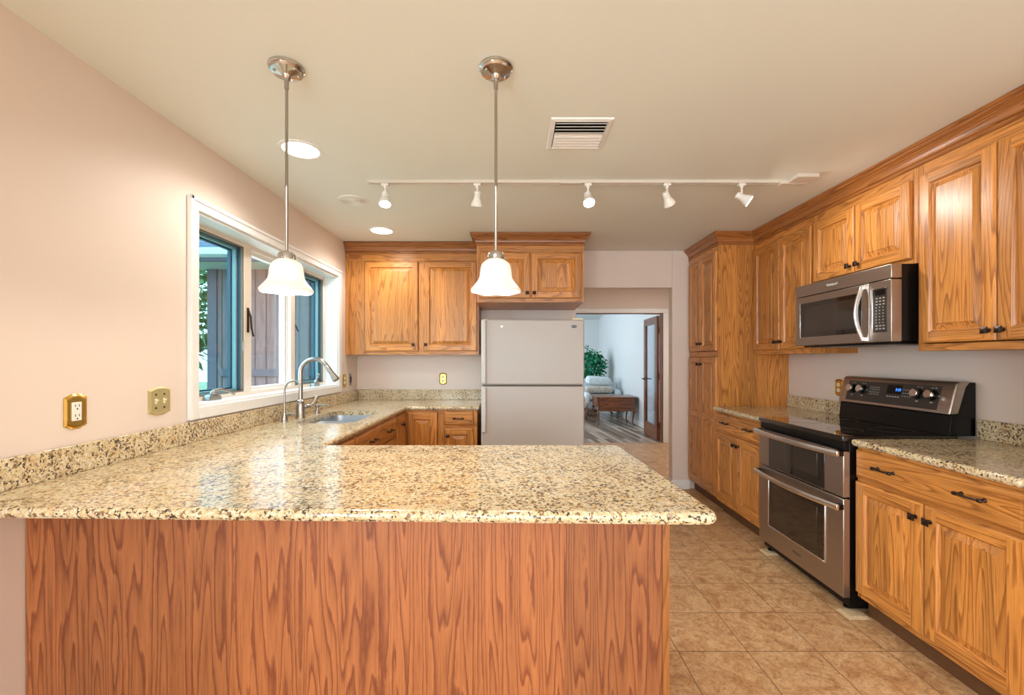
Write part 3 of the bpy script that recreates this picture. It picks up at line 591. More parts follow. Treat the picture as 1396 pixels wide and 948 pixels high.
# --- crown profile sweep
CP = [(0.0, 2.332), (0.004, 2.332), (0.009, 2.336), (0.009, 2.344), (0.003, 2.348), (0.003, 2.354), (0.012, 2.358), (0.012, 2.364), (0.016, 2.380), (0.026, 2.394), (0.030, 2.396), (0.030, 2.402), (0.042, 2.410), (0.048, 2.420), (0.054, 2.423), (0.054, 2.4385), (0.0, 2.4385)]
def crown_mb(path, normals, frieze=None):
    b = MB(); k = len(path); prof = CP
    rings = []
    for i, (x, y) in enumerate(path):
        ns = [normals[j] for j in (i-1, i) if 0 <= j < k-1]
        mv = Vector((sum(n[0] for n in ns), sum(n[1] for n in ns)))
        if len(ns) == 2 and ns[0] == ns[1]: mv = Vector(ns[0])
        n0 = len(b.v)
        for off, z in prof: b.v.append((x+mv.x*off, y+mv.y*off, z))
        rings.append(n0)
    kk = len(prof)
    for i, (a, c) in enumerate(zip(rings, rings[1:])):
        g = 1 if abs(path[i+1][0]-path[i][0]) > abs(path[i+1][1]-path[i][1]) else 2
        for j in range(kk): q = (j+1) % kk; b.face((a+j, a+q, c+q, c+j), 0, i*1.3, g)
    b.face(tuple(rings[0]+j for j in range(kk))[::-1]); b.face(tuple(rings[-1]+j for j in range(kk)))
    return b
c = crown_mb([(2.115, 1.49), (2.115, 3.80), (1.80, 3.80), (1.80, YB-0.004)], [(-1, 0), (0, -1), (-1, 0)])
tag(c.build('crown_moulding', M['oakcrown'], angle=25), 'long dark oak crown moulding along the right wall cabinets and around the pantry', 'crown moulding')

# --- back wall
UB = cabinet('wall_cabinet', 'two door oak wall cabinet in the corner beside the window', 'cabinet', (XL+0.003, 4.13), 0, 1.272, 0.30, 1.37, 2.372,
        [('door', 0.186, 0.694, 1.404, 2.258, dict(knobs=[(0.467, 0.062)])), ('door', 0.746, 1.255, 1.404, 2.258, dict(knobs=[(0.025, 0.062)]))], stiles=(0.72,))
f = MB(); f.box(0.028, 0.18, -0.003, 0.0, 1.372, 2.2695, g=0); f.box(0.028, 1.25, -0.003, 0.0, 2.27, 2.338, g=1); f.build('filler_panel', M['oak'], UB)
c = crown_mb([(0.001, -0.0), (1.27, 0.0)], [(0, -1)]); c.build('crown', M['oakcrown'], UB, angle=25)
FB = cabinet('wall_cabinet', 'deep short oak cabinet above the white fridge', 'cabinet', (-0.325, 3.83), 0, 0.948, 0.60, 1.83, 2.372,
        [('door', 0.025, 0.470, 1.865, 2.268, dict(knobs=[(0.42, 0.045)])), ('door', 0.482, 0.925, 1.865, 2.268, dict(knobs=[(0.025, 0.045)]))], stiles=(0.476,))
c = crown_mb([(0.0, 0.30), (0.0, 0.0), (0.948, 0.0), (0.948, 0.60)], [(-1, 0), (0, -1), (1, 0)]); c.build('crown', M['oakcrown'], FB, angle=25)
cabinet('base_cabinet', 'oak corner base cabinet with one door and one small drawer beside the fridge', 'cabinet', (-0.955, 3.80), 0, 0.636, 0.63, 0, 0.882,
        [('door', 0.030, 0.289, 0.13, 0.862, dict(fw=0.06)), ('drawer', 0.348, 0.605, 0.750, 0.868, dict(pulls=[(0.128, 0.06)], L=0.085)), ('door', 0.348, 0.605, 0.13, 0.722, dict(knobs=[(0.035, 0.53)]))], toe=0.10, rails=(0.736,), stiles=(0.318,))
# --- left run (local x runs away from the camera)
LX = -0.955
cabinet('base_cabinet', 'oak sink base cabinet with a wide two handled false drawer front', 'cabinet', (LX, 2.575), R90, 0.905, 0.63, 0, 0.882,
        [('drawer', 0.012, 0.893, 0.718, 0.862, dict(pulls=[(0.28, 0.07), (0.66, 0.07)])), ('door', 0.012, 0.450, 0.13, 0.70), ('door', 0.455, 0.893, 0.13, 0.70)], toe=0.10, rails=(0.709,), sideopen=True)
cabinet('base_cabinet', 'slim oak corner base cabinet with one narrow knobbed door', 'cabinet', (LX, 3.482), R90, 0.316, 0.63, 0, 0.882,
        [('door', 0.012, 0.285, 0.13, 0.862, dict(knobs=[(0.13, 0.65)]))], toe=0.10)
cabinet('base_cabinet', 'oak drawer base cabinet tucked behind the peninsula beside the sink cabinet', 'cabinet', (LX, 2.075), R90, 0.497, 0.63, 0, 0.882,
        [('drawer', 0.012, 0.485, 0.718, 0.862, dict(pulls=[(0.235, 0.07)])), ('door', 0.012, 0.485, 0.13, 0.70)], toe=0.10, rails=(0.709,))
# --- peninsula
PN = thing('peninsula_cabinet', 'wide peninsula base faced with reddish oak plywood under the granite bar top', 'cabinet', (XL+0.003, 1.415, 0))
pw = 0.510-XL-0.003
b = MB(); b.box(0, pw-0.018, 0.02, 0.62, 0.0, 0.882, g=0); b.box(pw-0.018, pw, 0.008, 0.63, 0, 0.882, g=0); b.build('body', M['oak'], PN)
b = MB(); b.box(0, pw-0.020, 0.006, 0.0195, 0.0, 0.8815, seed=0.35, g=0); b.build('back_panel', M['oakpanel'], PN)
b = MB(); b.box(pw-0.022, pw+0.001, 0.0, 0.006, 0, 0.8815, g=0); b.build('corner_trim', M['oakcrown'], PN, bevel=0.002)

# ------------------------------------------------------------------ countertops
def inset_poly(pts, d):
    out = []; k = len(pts)
    for i in range(k):
        p0, p1, p2 = Vector(pts[i-1]), Vector(pts[i]), Vector(pts[(i+1) % k])
        a = (p1-p0).normalized(); c = (p2-p1).normalized(); n1 = Vector((-a.y, a.x)); n2 = Vector((-c.y, c.x))
        den = 1+n1.dot(n2); q = p1+(n1+n2)*(d/den if den > 0.2 else d); out.append((q.x, q.y))
    return out
def rcorner(p, a, c, r, n=6):
    p, a, c = Vector(p), Vector(a), Vector(c); u = (a-p).normalized(); v = (c-p).normalized()
    s, e = p+u*r, p+v*r; out = []
    for i in range(n+1):
        t = i/n; out.append(tuple(s*(1-t)**2+p*2*t*(1-t)+e*t*t))
    return out
def slab(b, outer, hole, z0, z1):
    import bmesh
    th = z1-z0; r = th*0.5; rings = []; k = len(outer)
    steps = [(r*0.55, z0)]+[(r-r*math.cos(a), z0+r+r*math.sin(a)) for a in [math.radians(x) for x in (-45, -15, 15, 40, 65)]]+[(r*0.9, z1)]
    for ins, z in steps:
        pp = inset_poly(outer, ins); rings.append(b.add([(x, y, z) for x, y in pp]))
    for A, B in zip(rings, rings[1:]):
        for i in range(k): j = (i+1) % k; b.face((A+i, A+j, B+j, B+i))
    for base, z in ((rings[0], z0), (rings[-1], z1)):
        bm = bmesh.new(); ov = [bm.verts.new(b.v[base+i]) for i in range(k)]; es = [bm.edges.new((ov[i], ov[(i+1) % k])) for i in range(k)]
        if hole:
            hv = [bm.verts.new((x, y, z)) for x, y in hole]; es += [bm.edges.new((hv[i], hv[(i+1) % len(hv)])) for i in range(len(hv))]
        bmesh.ops.triangle_fill(bm, use_beauty=True, use_dissolve=False, edges=es)
        bm.verts.index_update(); n = b.add([v.co[:] for v in bm.verts])
        for f in bm.faces: b.face(tuple(n+v.index for v in f.verts))
        bm.free()
    if hole:
        h = len(hole); A = b.add([(x, y, z0) for x, y in hole]); B = b.add([(x, y, z1) for x, y in hole])
        for i in range(h): j = (i+1) % h; b.face((A+i, A+j, B+j, B+i))
CZ0, CZ1 = 0.883, 0.915
wl = XL+0.002
pFL, pFR, pBR, pIN = (wl, 1.205), (0.556, 1.150), (0.508, 2.085), (-0.915, 2.085)
pIC, pR1, pR2 = (-0.93, 3.774), (-0.302, 3.774), (-0.302, YB-0.002)
outer = [pFL]+rcorner(pFR, pFL, pBR, 0.045)+rcorner(pBR, pFR, pIN, 0.03)+rcorner(pIN, pBR, pIC, 0.03)+rcorner(pIC, pIN, pR1, 0.05)+[pR1, pR2, (wl, YB-0.002)]
SX0, SX1, SY0, SY1 = -1.415, -1.035, 2.78, 3.44
h0 = [(SX0, SY0), (SX1, SY0), (SX1, SY1), (SX0, SY1)]
hole = []
for i in range(4): hole += rcorner(h0[i], h0[i-1], h0[(i+1) % 4], 0.09 if i in (1, 2) else 0.06)
CT = thing('countertop', 'long speckled granite worktop wrapping from the peninsula past the sink to the fridge', 'countertop')
b = MB(); slab(b, outer, hole, CZ0, CZ1); b.build('worktop', M['granite'], CT, angle=50)
b = MB(); b.box(wl, wl+0.02, 1.20, YB-0.002, CZ1, 1.016); b.build('backsplash', M['granite'], CT, bevel=0.003)
b = MB(); b.box(wl+0.021, -0.302, YB-0.022, YB-0.002, CZ1, 1.018); b.build('backsplash', M['granite'], CT, bevel=0.003)
# right counters
def right_top(lab, y0, y1, side, yext=None):
    T = thing('countertop', lab, 'countertop')
    a = (1.742, y0); c = (1.742, y1); xb = XR-0.002
    o = rcorner(a, (xb, y0), c, 0.02)[::-1]; o = [(xb, y0), (xb, y1)]+rcorner(c, (xb, y1), a, 0.02)+rcorner(a, c, (xb, y0), 0.02)
    b = MB(); slab(b, o, None, CZ0, CZ1); b.build('worktop', M['granite'], T, angle=50)
    b = MB(); b.box(xb-0.02, xb, y0+0.002, y1-0.002, CZ1, 1.016); b.build('backsplash', M['granite'], T, bevel=0.003)
right_top('short granite worktop between the pantry and the stove', 3.034, 3.797, 0)
right_top('granite worktop on the near right side of the stove', 1.488, 2.243, 0)

# ------------------------------------------------------------------ sink and taps
SK = thing('kitchen_sink', 'stainless double bowl sink set under the granite beneath the window', 'sink', (-1.225, 3.125, 0.70))
def bowl(y0, y1, depth=0.18):
    b = MB(); x0, x1 = SX0-0.006+1.225, SX1+0.006+1.225; y0 -= 3.125; y1 -= 3.125; zt = CZ0-0.70-0.001
    rings = []
    for ins, z, r in ((0, zt, 0.07), (0.004, zt-0.02, 0.07), (0.012, zt-depth+0.03, 0.06), (0.04, zt-depth, 0.05)):
        q = [(x0+ins, y0+ins), (x1-ins, y0+ins), (x1-ins, y1-ins), (x0+ins, y1-ins)]; pts = []
        for i in range(4): pts += rcorner(q[i], q[i-1], q[(i+1) % 4], r)
        rings.append((b.add([(x, y, z) for x, y in pts]), len(pts)))
    for (A, k), (B, _) in zip(rings, rings[1:]):
        for i in range(k): j = (i+1) % k; b.face((A+i, A+j, B+j, B+i))
    b.face(tuple(rings[-1][0]+i for i in range(rings[-1][1])))
    # thin rolled outer shell
    A, k = rings[0]; pts = [b.v[A+i] for i in range(k)]
    C = b.add([((x)*1.01, y, z) for x, y, z in pts]); D = b.add([((x)*1.01, y, z-depth-0.01) for x, y, z in pts])
    for i in range(k): j = (i+1) % k; b.face((A+i, A+j, C+j, C+i)); b.face((C+i, C+j, D+j, D+i))
    o = b.build('bowl', M['sinkst'], SK)
    b = MB(); b.lathe([(0.001, 0.004), (0.02, 0.003), (0.035, 0.006), (0.04, 0.0015)], ((x0+x1)/2, (y0+y1)/2, zt-depth+0.001), (0, 0, 1), 20); b.build('drain', M['nickel'], o)
bowl(SY0-0.006, 3.11); bowl(3.125, SY1+0.006)

def arc(c, r, a0, a1, n, f): return [f(c, r, math.radians(a0+(a1-a0)*i/n)) for i in range(n+1)]
zT = CZ1
FA = thing('kitchen_faucet', 'tall brushed nickel gooseneck faucet behind the sink', 'faucet', (-1.50, 3.05, zT))
b = MB(); b.lathe([(0.034, 0), (0.034, 0.004), (0.030, 0.010), (0.029, 0.07), (0.026, 0.095), (0.020, 0.108), (0.024, 0.113), (0.024, 0.120), (0.016, 0.126), (0.015, 0.14)], seg=28); b.build('body', M['nickel'], FA)
R_ = 0.098; pts = [(0, 0, 0.13), (0, 0, 0.20), (0, 0, 0.30)]+[(R_-R_*math.cos(a), 0, 0.315+R_*math.sin(a)) for a in [math.radians(x) for x in range(0, 151, 10)]]
b = MB(); b.tube(pts, 0.015, 16, ref=(0, 1, 0)); b.build('spout', M['nickel'], FA)
e = Vector(pts[-1]); d = (Vector(pts[-1])-Vector(pts[-2])).normalized()
b = MB(); b.lathe([(0.0155, 0), (0.017, 0.004), (0.017, 0.03), (0.017, 0.06), (0.024, 0.105), (0.025, 0.118), (0.021, 0.124), (0.001, 0.122)], e, d, 24); b.build('spray_head', M['nickel'], FA)
b = MB(); b.lathe([(0.016, 0), (0.016, 0.03), (0.012, 0.036)], (0.018, 0.018, 0.075), (1, 0.7, 0.1), 16); b.tube([(0.052, 0.038, 0.08), (0.07, 0.055, 0.105), (0.085, 0.07, 0.15)], [0.008, 0.006, 0.007], 10); b.build('lever', M['nickel'], FA)
FF = thing('filter_faucet', 'small thin nickel filtered water faucet left of the tall faucet', 'faucet', (-1.505, 2.845, zT))
b = MB(); b.lathe([(0.023, 0), (0.023, 0.004), (0.019, 0.008), (0.019, 0.035), (0.012, 0.055), (0.0085, 0.075)], seg=22); b.build('body', M['nickel'], FF)
r2 = 0.06; pts = [(0, 0, 0.07), (0, 0, 0.15), (0, 0, 0.20)]+[(r2-r2*math.cos(a), 0, 0.21+r2*math.sin(a)) for a in [math.radians(x) for x in range(0, 141, 10)]]
b = MB(); b.tube(pts, 0.0068, 12, ref=(0, 1, 0)); b.build('spout', M['nickel'], FF)
b = MB(); b.lathe([(0.009, 0), (0.009, 0.02), (0.012, 0.026), (0.012, 0.032)], (0.015, 0, 0.048), (1, 0, 0.1), 14); b.tube([(0.045, 0, 0.052), (0.075, 0, 0.05)], [0.007, 0.005], 10); b.build('lever', M['nickel'], FF)
SD = thing('soap_dispenser', 'short nickel soap dispenser pump right of the tall faucet', 'soap dispenser', (-1.50, 3.31, zT))
b = MB(); b.lathe([(0.024, 0), (0.024, 0.004), (0.016, 0.012), (0.011, 0.022), (0.010, 0.045), (0.017, 0.052), (0.017, 0.066), (0.012, 0.070)], seg=22); b.build('body', M['nickel'], SD)
b = MB(); b.tube([(0, 0, 0.060), (0.05, 0, 0.062), (0.088, 0, 0.058), (0.093, 0, 0.05)], [0.008, 0.006, 0.006, 0.005], 10); b.build('nozzle', M['nickel'], SD)

# ------------------------------------------------------------------ fridge
FR = thing('refrigerator', 'white top freezer refrigerator standing under the short oak cabinet', 'refrigerator', (-0.270, 3.61, 0))
fw_, fh = 0.862, 1.657
b = MB(); b.box(0.006, fw_-0.006, 0.062, 0.79, 0.03, fh-0.02); b.box(0.02, fw_-0.02, 0.04, 0.1, 0.02, 0.09); b.build('body', M['fridge'], FR, bevel=0.006)
b = MB(); b.box(0.012, fw_-0.012, 0.050, 0.064, 0.10, fh-0.025); b.build('gasket', M['fridgeseam'], FR)
fd = MB(); fd.box(0, fw_, 0, 0.052, 1.113, fh); fd = fd.build('freezer_door', M['fridge'], FR, bevel=0.012, segs=4)
rd = MB(); rd.box(0, fw_, 0, 0.052, 0.10, 1.101); rd = rd.build('fridge_door', M['fridge'], FR, bevel=0.012, segs=4)
for p, z0, z1 in ((fd, 1.125, fh-0.004), (rd, 0.72, 1.092)):
    h = MB(); h.prism([(0.004, 0.002), (0.004, -0.020), (0.012, -0.026), (0.036, -0.028), (0.043, -0.022), (0.046, 0.002)], 'z', z0, z1)
    h.build('handle', M['doorhandle'], p, bevel=0.004)
for q in ((fw_-0.10, fw_-0.01, 0.005, 0.07, fh, fh+0.014), (0.02, 0.055, 0.005, 0.03, fh, fh+0.006)): b = MB(); b.box(*q); b.build('hinge_cover', M['ivory'], FR, bevel=0.003)
b = MB(); bx, bz_ = 0.776, 1.600
pts = [(bx+0.024*math.cos(a)*min(1, 1.15), bz_+0.0115*math.sin(a)*1.05) for a in [2*PI*i/24 for i in range(24)]]; b.prism(pts, 'y', -0.0035, 0.001); b.build('badge', M['panelgrey'], fd)
lettering('badge_lettering', 'MAYTAG', 0.0095, M['mark'], fd, (bx, -0.0042, bz_), (PI/2, 0, 0))
b = MB(); b.lathe([(0.011, 0.002), (0.011, -0.003), (0.006, -0.004), (0.001, -0.002)], (0.172, 0, 1.602), (0, 1, 0), 20); b.build('round_emblem', M['nickel'], fd)

# ------------------------------------------------------------------ double oven range
RG = thing('range_stove', 'freestanding stainless double oven electric range with black glass cooktop', 'stove', (1.715, 3.022, 0), -R90)
rw = 0.772; rd_ = XR-1.715-0.012
b = MB(); b.box(0.004, rw-0.004, 0.035, rd_, 0.035, 0.895); b.box(0.03, rw-0.03, 0.07, 0.2, 0.012, 0.05); b.build('body', M['black'], RG, bevel=0.002)
b = MB(); b.box(0, rw, -0.004, 0.60, 0.897, 0.926); b.build('cooktop', M['blackglass'], RG, bevel=0.006, segs=3)
b = MB(); b.box(0.006, rw-0.006, 0.008, 0.04, 0.850, 0.897); b.build('vent_strip', M['black'], RG, bevel=0.002)
for (x, y, r) in ((0.2, 0.17, 0.105), (0.56, 0.17, 0.085), (0.2, 0.43, 0.08), (0.57, 0.43, 0.10)):
    b = MB(); b.lathe([(r-0.0015, 0.0), (r-0.0015, 0.0005), (r, 0.0005), (r, 0.0)], (x, y, 0.9262), (0, 0, 1), 40, cap=False); b.build('burner_ring', M['panelgrey'], RG)
def oven_door(z0, z1, wz0, wz1, hz, name):
    D = MB(); D.box(0.0, rw, 0.0, 0.036, z0, z1)
    D = D.build(name, M['steel'], RG, bevel=0.003)
    g = MB(); x0, x1 = 0.120, 0.637
    g.box(x0, x1, -0.003, 0.001, wz0, wz1); g.build('door_glass', M['blackglass'], D, bevel=0.001)
    g = MB(); g.box(x0+0.055, x1-0.055, -0.0042, -0.002, wz0+0.05, min(wz1-0.035, wz1)); g.build('window_inset', M['ovenglass'], D, bevel=0.001)
    h = MB(); n = 14; path = []
    for i in range(n+1):
        t = i/n; path.append((-0.004+(rw+0.008)*t, -0.030-0.034*math.sin(PI*t), hz))
    h.tube(path, 0.01, 12, flat=(0.008, 0.016, 1), ref=(0, 0, 1)); h.build('handle', M['steelh'], D, bevel=0.002)
    for xa in (0.0, rw-0.028): h = MB(); h.box(xa, xa+0.028, -0.032, 0.004, hz-0.014, hz+0.014); h.build('handle_bracket', M['black'], D, bevel=0.002)
    return D
oven_door(0.606, 0.846, 0.612, 0.832, 0.835, 'upper_oven_door')
LD = oven_door(0.085, 0.598, 0.215, 0.525, 0.556, 'lower_oven_door')
fr_ = MB(); prof = (0.110, 0.647, 0.205, 0.535)
fr_.box(0.112, 0.120, -0.005, 0.001, 0.207, 0.533); fr_.box(0.637, 0.645, -0.005, 0.001, 0.207, 0.533); fr_.box(0.12, 0.637, -0.005, 0.001, 0.207, 0.215); fr_.build('window_bezel', M['steelh'], LD, bevel=0.002)
lettering('lettering', 'Whirlpool', 0.018, M['panelgrey'], LD, (0.40, -0.0006, 0.150), (PI/2, 0, 0))
# backguard
b = MB(); b.prism([(0.555, 0.926), (rd_, 0.926), (rd_, 1.205), (0.64, 1.205), (0.575, 1.04), (0.565, 1.03)], 'x', 0.004, rw-0.004); b.build('backguard', M['black'], RG, bevel=0.002)
def slant(z): return 0.552+(z-1.04)/(1.20-1.04)*0.040
b = MB(); b.prism([(slant(1.036), 1.036), (slant(1.195), 1.195), (slant(1.195)+0.010, 1.209), (0.645, 1.212), (0.662, 1.205), (0.640, 1.18), (0.60, 1.04)], 'x', 0.0, rw)
CPN = b.build('control_console', M['steel'], RG, bevel=0.007, segs=4)
def sl(x, z, o=0.0): return (x, slant(z)-o, z)
b = MB()
A = [sl(0.062, 1.054, 0.0015), sl(0.700, 1.054, 0.0015), sl(0.700, 1.182, 0.0015), sl(0.062, 1.182, 0.0015)]; B = [sl(0.062, 1.054, -0.004), sl(0.700, 1.054, -0.004), sl(0.700, 1.182, -0.004), sl(0.062, 1.182, -0.004)]
n = b.add(A+B); b.face((n, n+1, n+2, n+3)); b.face((n+7, n+6, n+5, n+4))
for i in range(4): j = (i+1) % 4; b.face((n+i, n+4+i, n+4+j, n+j))
b.build('control_panel', M['panelgrey'], CPN)
nrm = Vector((0, -0.16, 0.04)).normalized()
for kx in (0.108, 0.190, 0.577, 0.662):
    k = MB(); o = Vector(sl(kx, 1.130)); k.lathe([(0.030, 0.001), (0.030, 0.006), (0.026, 0.008), (0.025, 0.024)], o, nrm, 28, m=1); k.lathe([(0.0248, 0.020), (0.0242, 0.034), (0.021, 0.037), (0.001, 0.037)], o, nrm, 28, m=0)
    k.build('control_knob', [M['steelh'], M['black']], CPN)
b = MB(); 
def plate(b, x0, x1, z0, z1, o, m=0): b.quad(sl(x0, z0, o), sl(x1, z0, o), sl(x1, z1, o), sl(x0, z1, o), m)
plate(b, 0.370, 0.470, 1.118, 1.170, 0.0022); b.build('display', M['black'], CPN)
lettering('clock_digits', '3:32', 0.022, M['blue'], CPN, sl(0.447, 1.144, 0.0035), (PI/2-math.atan2(0.04, 0.16), 0, 0))
b = MB()
for gx, nx, zs in ((0.255, 5, (1.105, 1.118, 1.135, 1.148)), (0.478, 4, (1.108, 1.126, 1.146))):
    for i in range(nx):
        for z in zs: plate(b, gx+i*0.016-(0.012 if gx < 0.3 else 0), gx+i*0.016+0.008-(0.012 if gx < 0.3 else 0), z, z+0.0032, 0.0024)
for i in range(5): plate(b, 0.376+i*0.018, 0.388+i*0.018, 1.100, 1.1045, 0.0024)
for kx in (0.108, 0.190, 0.577, 0.662):
    plate(b, kx-0.008, kx+0.008, 1.088, 1.0925, 0.0024); plate(b, kx-0.014, kx-0.006, 1.168, 1.172, 0.0024); plate(b, kx+0.006, kx+0.014, 1.168, 1.172, 0.0024); plate(b, kx+0.032, kx+0.037, 1.125, 1.131, 0.0024)
b.build('panel_print', M['mark'], CPN)
for x in (0.04, rw-0.05):
    b = MB(); b.lathe([(0.02, 0.0), (0.02, 0.008), (0.01, 0.012), (0.01, 0.04)], (x, 0.06, 0.013), (0, 0, 1), 14); b.build('leveling_foot', M['black'], RG)
for (y, lab) in ((2.235, 'pale thin wood shims under the near front corner of the stove'), (2.955, 'pale thin wood shim under the far front corner of the stove')):
    b = MB(); b.box(-0.055, 0.055, -0.03, 0.06, 0.0, 0.005); b.box(-0.045, 0.05, -0.022, 0.055, 0.005, 0.010)
    o = b.build('wood_shim', M['shim'], bevel=0.001); o.location = (1.765, y, 0); tag(o, lab, 'shim', 'shims under the stove')

# ------------------------------------------------------------------ microwave
MW = thing('microwave', 'over the range stainless microwave with black sides under the short oak cabinet', 'microwave', (1.975, 3.030, 1.42), -R90)
mw, mh = 0.768, 0.408
b = MB(); b.box(0.004, mw-0.004, 0.056, XR-1.975-0.008, 0.004, mh); b.box(0.03, mw-0.03, 0.04, XR-1.975-0.05, -0.012, 0.004); b.build('body', M['black'], MW, bevel=0.002)
for xa in (0.1, 0.45): b = MB(); b.box(xa, xa+0.2, 0.12, 0.30, -0.016, -0.011); b.build('grease_filter', M['steel'], MW)
b = MB(); b.box(0, mw, 0.0, 0.056, 0.333, mh); b.build('vent_panel', M['steel'], MW, bevel=0.003)
b = MB(); b.box(0, 0.626, 0.0, 0.054, 0.0, 0.328); MD = b.build('microwave_door', M['steel'], MW, bevel=0.003)
b = MB(); b.box(0.630, mw, 0.0, 0.056, 0.0, 0.328); MC = b.build('control_section', M['steel'], MW, bevel=0.003)
b = MB(); b.box(0.055, 0.575, -0.002, 0.001, 0.055, 0.285); b.build('door_glass', M['blackglass'], MD, bevel=0.001)
b = MB(); b.box(0.105, 0.53, -0.0032, -0.001, 0.085, 0.258); b.build('window_screen', M['mwglass'], MD)
b = MB(); b.box(0.049, 0.055, -0.004, 0.0, 0.052, 0.288); b.build('window_bezel', M['steelh'], MD, bevel=0.001)
path = [(0.598, -0.012-0.040*math.sin(PI*t), 0.012+0.305*t) for t in [i/14 for i in range(15)]]
b = MB(); b.tube(path, 0.01, 12, flat=(0.012, 0.006, 1), ref=(1, 0, 0)); b.box(0.588, 0.608, -0.014, 0.001, 0.008, 0.03); b.box(0.588, 0.608, -0.014, 0.001, 0.298, 0.322); b.build('handle', M['steelh'], MD, bevel=0.0015)
b = MB(); b.box(0.655, 0.742, -0.002, 0.001, 0.052, 0.290); KP = b.build('keypad', M['panelgrey'], MC, bevel=0.002)
b = MB(); b.box(0.650, 0.655, -0.004, 0.001, 0.050, 0.292); b.build('keypad_trim', M['steelh'], MC, bevel=0.001)
b = MB(); b.box(0.668, 0.732, -0.003, -0.0015, 0.252, 0.282); b.build('display', M['black'], MC)
b = MB()
for r in range(11):
    z = 0.236-r*0.0165
    for cc in range(3):
        x = 0.673+cc*0.022; wd = 0.013 if r < 3 or r > 8 else 0.006
        b.quad((x, -0.0024, z-0.0025), (x+wd, -0.0024, z-0.0025), (x+wd, -0.0024, z+0.0025), (x, -0.0024, z+0.0025))
b.build('button_print', M['mark'], MC)
lettering('lettering', 'Whirlpool', 0.022, M['mark'], MW, (0.345, -0.0006, 0.372), (PI/2, 0, 0))

# ------------------------------------------------------------------ wall plates (local: plate faces -y)
def oct_pts(w, h, cut=0.35):
    return [(-w/2, -h/2+h*0.10), (-w*0.18, -h/2), (w*0.18, -h/2), (w/2, -h/2+h*0.10), (w/2, h/2-h*0.10), (w*0.18, h/2), (-w*0.18, h/2), (-w/2, h/2-h*0.10)]
def wall_plate(name, lab, cat, loc, rz, w, h, m, kind):
    T = thing(name, lab, cat, loc, rz)
    b = MB(); o = oct_pts(w, h); i1 = [(x*0.86, z*0.90) for x, z in o]; i2 = [(x*0.74, z*0.82) for x, z in o]
    rings = [b.add([(x, y, z) for x, z in pts]) for pts, y in ((o, 0.0), (o, -0.003), (i1, -0.007), (i2, -0.005))]
    for A, B in zip(rings, rings[1:]):
        for i in range(8): j = (i+1) % 8; b.face((A+i, A+j, B+j, B+i))
    b.face(tuple(rings[-1]+i for i in range(8))); b.build('cover_plate', m, T, angle=15)
    if kind == 'outlet':
        b = MB(); b.box(-0.017, 0.017, -0.009, -0.004, -0.034, 0.034); b.build('socket', M['plastic'], T, bevel=0.002)
        b = MB()
        for z in (0.018, -0.018):
            for x in (-0.007, 0.007): b.box(x-0.0012, x+0.0012, -0.0095, -0.0088, z-0.001, z+0.008)
            b.box(-0.0025, 0.0025, -0.0095, -0.0088, z-0.011, z-0.006)
        b.build('socket_slots', M['slot'], T)
    elif kind == 'duplex':
        for z in (0.02, -0.02):
            b = MB(); b.lathe([(0.015, 0), (0.015, 0.004)], (0, -0.004, z), (0, -1, 0), 16); b.build('socket', M['ivory'], T)
    elif kind == 'dark':
        b = MB(); b.box(-0.014, 0.014, -0.0075, -0.004, -0.03, 0.03); b.build('socket', M['slot'], T, bevel=0.002)
    elif kind == 'switch2':
        for x in (-0.023, 0.023):
            b = MB(); b.box(x-0.005, x+0.005, -0.008, -0.004, -0.012, 0.012); b.box(x-0.0035, x+0.0035, -0.016, -0.006, 0.001, 0.008); b.build('toggle', M['ivory'], T, bevel=0.001)
        b = MB()
        for x in (-0.023, 0.023):
            for z in (-0.03, 0.03): b.lathe([(0.0045, 0), (0.0045, 0.002)], (x, -0.0045, z), (0, -1, 0), 10)
        b.build('plate_screws', M['slot'], T)
    return T
wall_plate('wall_outlet', 'polished brass outlet plate with white socket on the left wall, nearest the camera', 'outlet', (XL, 1.584, 1.136), R90, 0.083, 0.128, M['brass'], 'outlet')
wall_plate('light_switch', 'two gang dull gold switch plate between the brass outlet and the window', 'light switch', (XL, 1.96, 1.138), R90, 0.122, 0.126, M['dullbrass'], 'switch2')
wall_plate('wall_outlet', 'gold outlet plate on the narrow wall strip right of the window casing', 'outlet', (XL, 4.105, 1.125), R90, 0.075, 0.125, M['brass'], 'duplex')
wall_plate('wall_outlet', 'silver plate with a dark socket in the corner under the wall cabinet', 'outlet', (XL, 4.255, 1.127), R90, 0.062, 0.12, M['nickel'], 'dark')
wall_plate('wall_outlet', 'brass outlet plate on the back wall left of the fridge', 'outlet', (-0.722, YB, 1.127), 0, 0.075, 0.12, M['brass'], 'duplex')
wall_plate('wall_outlet', 'brass outlet plate on the right wall behind the far end of the stove', 'outlet', (XR, 3.215, 1.117), -R90, 0.078, 0.125, M['brass'], 'duplex')

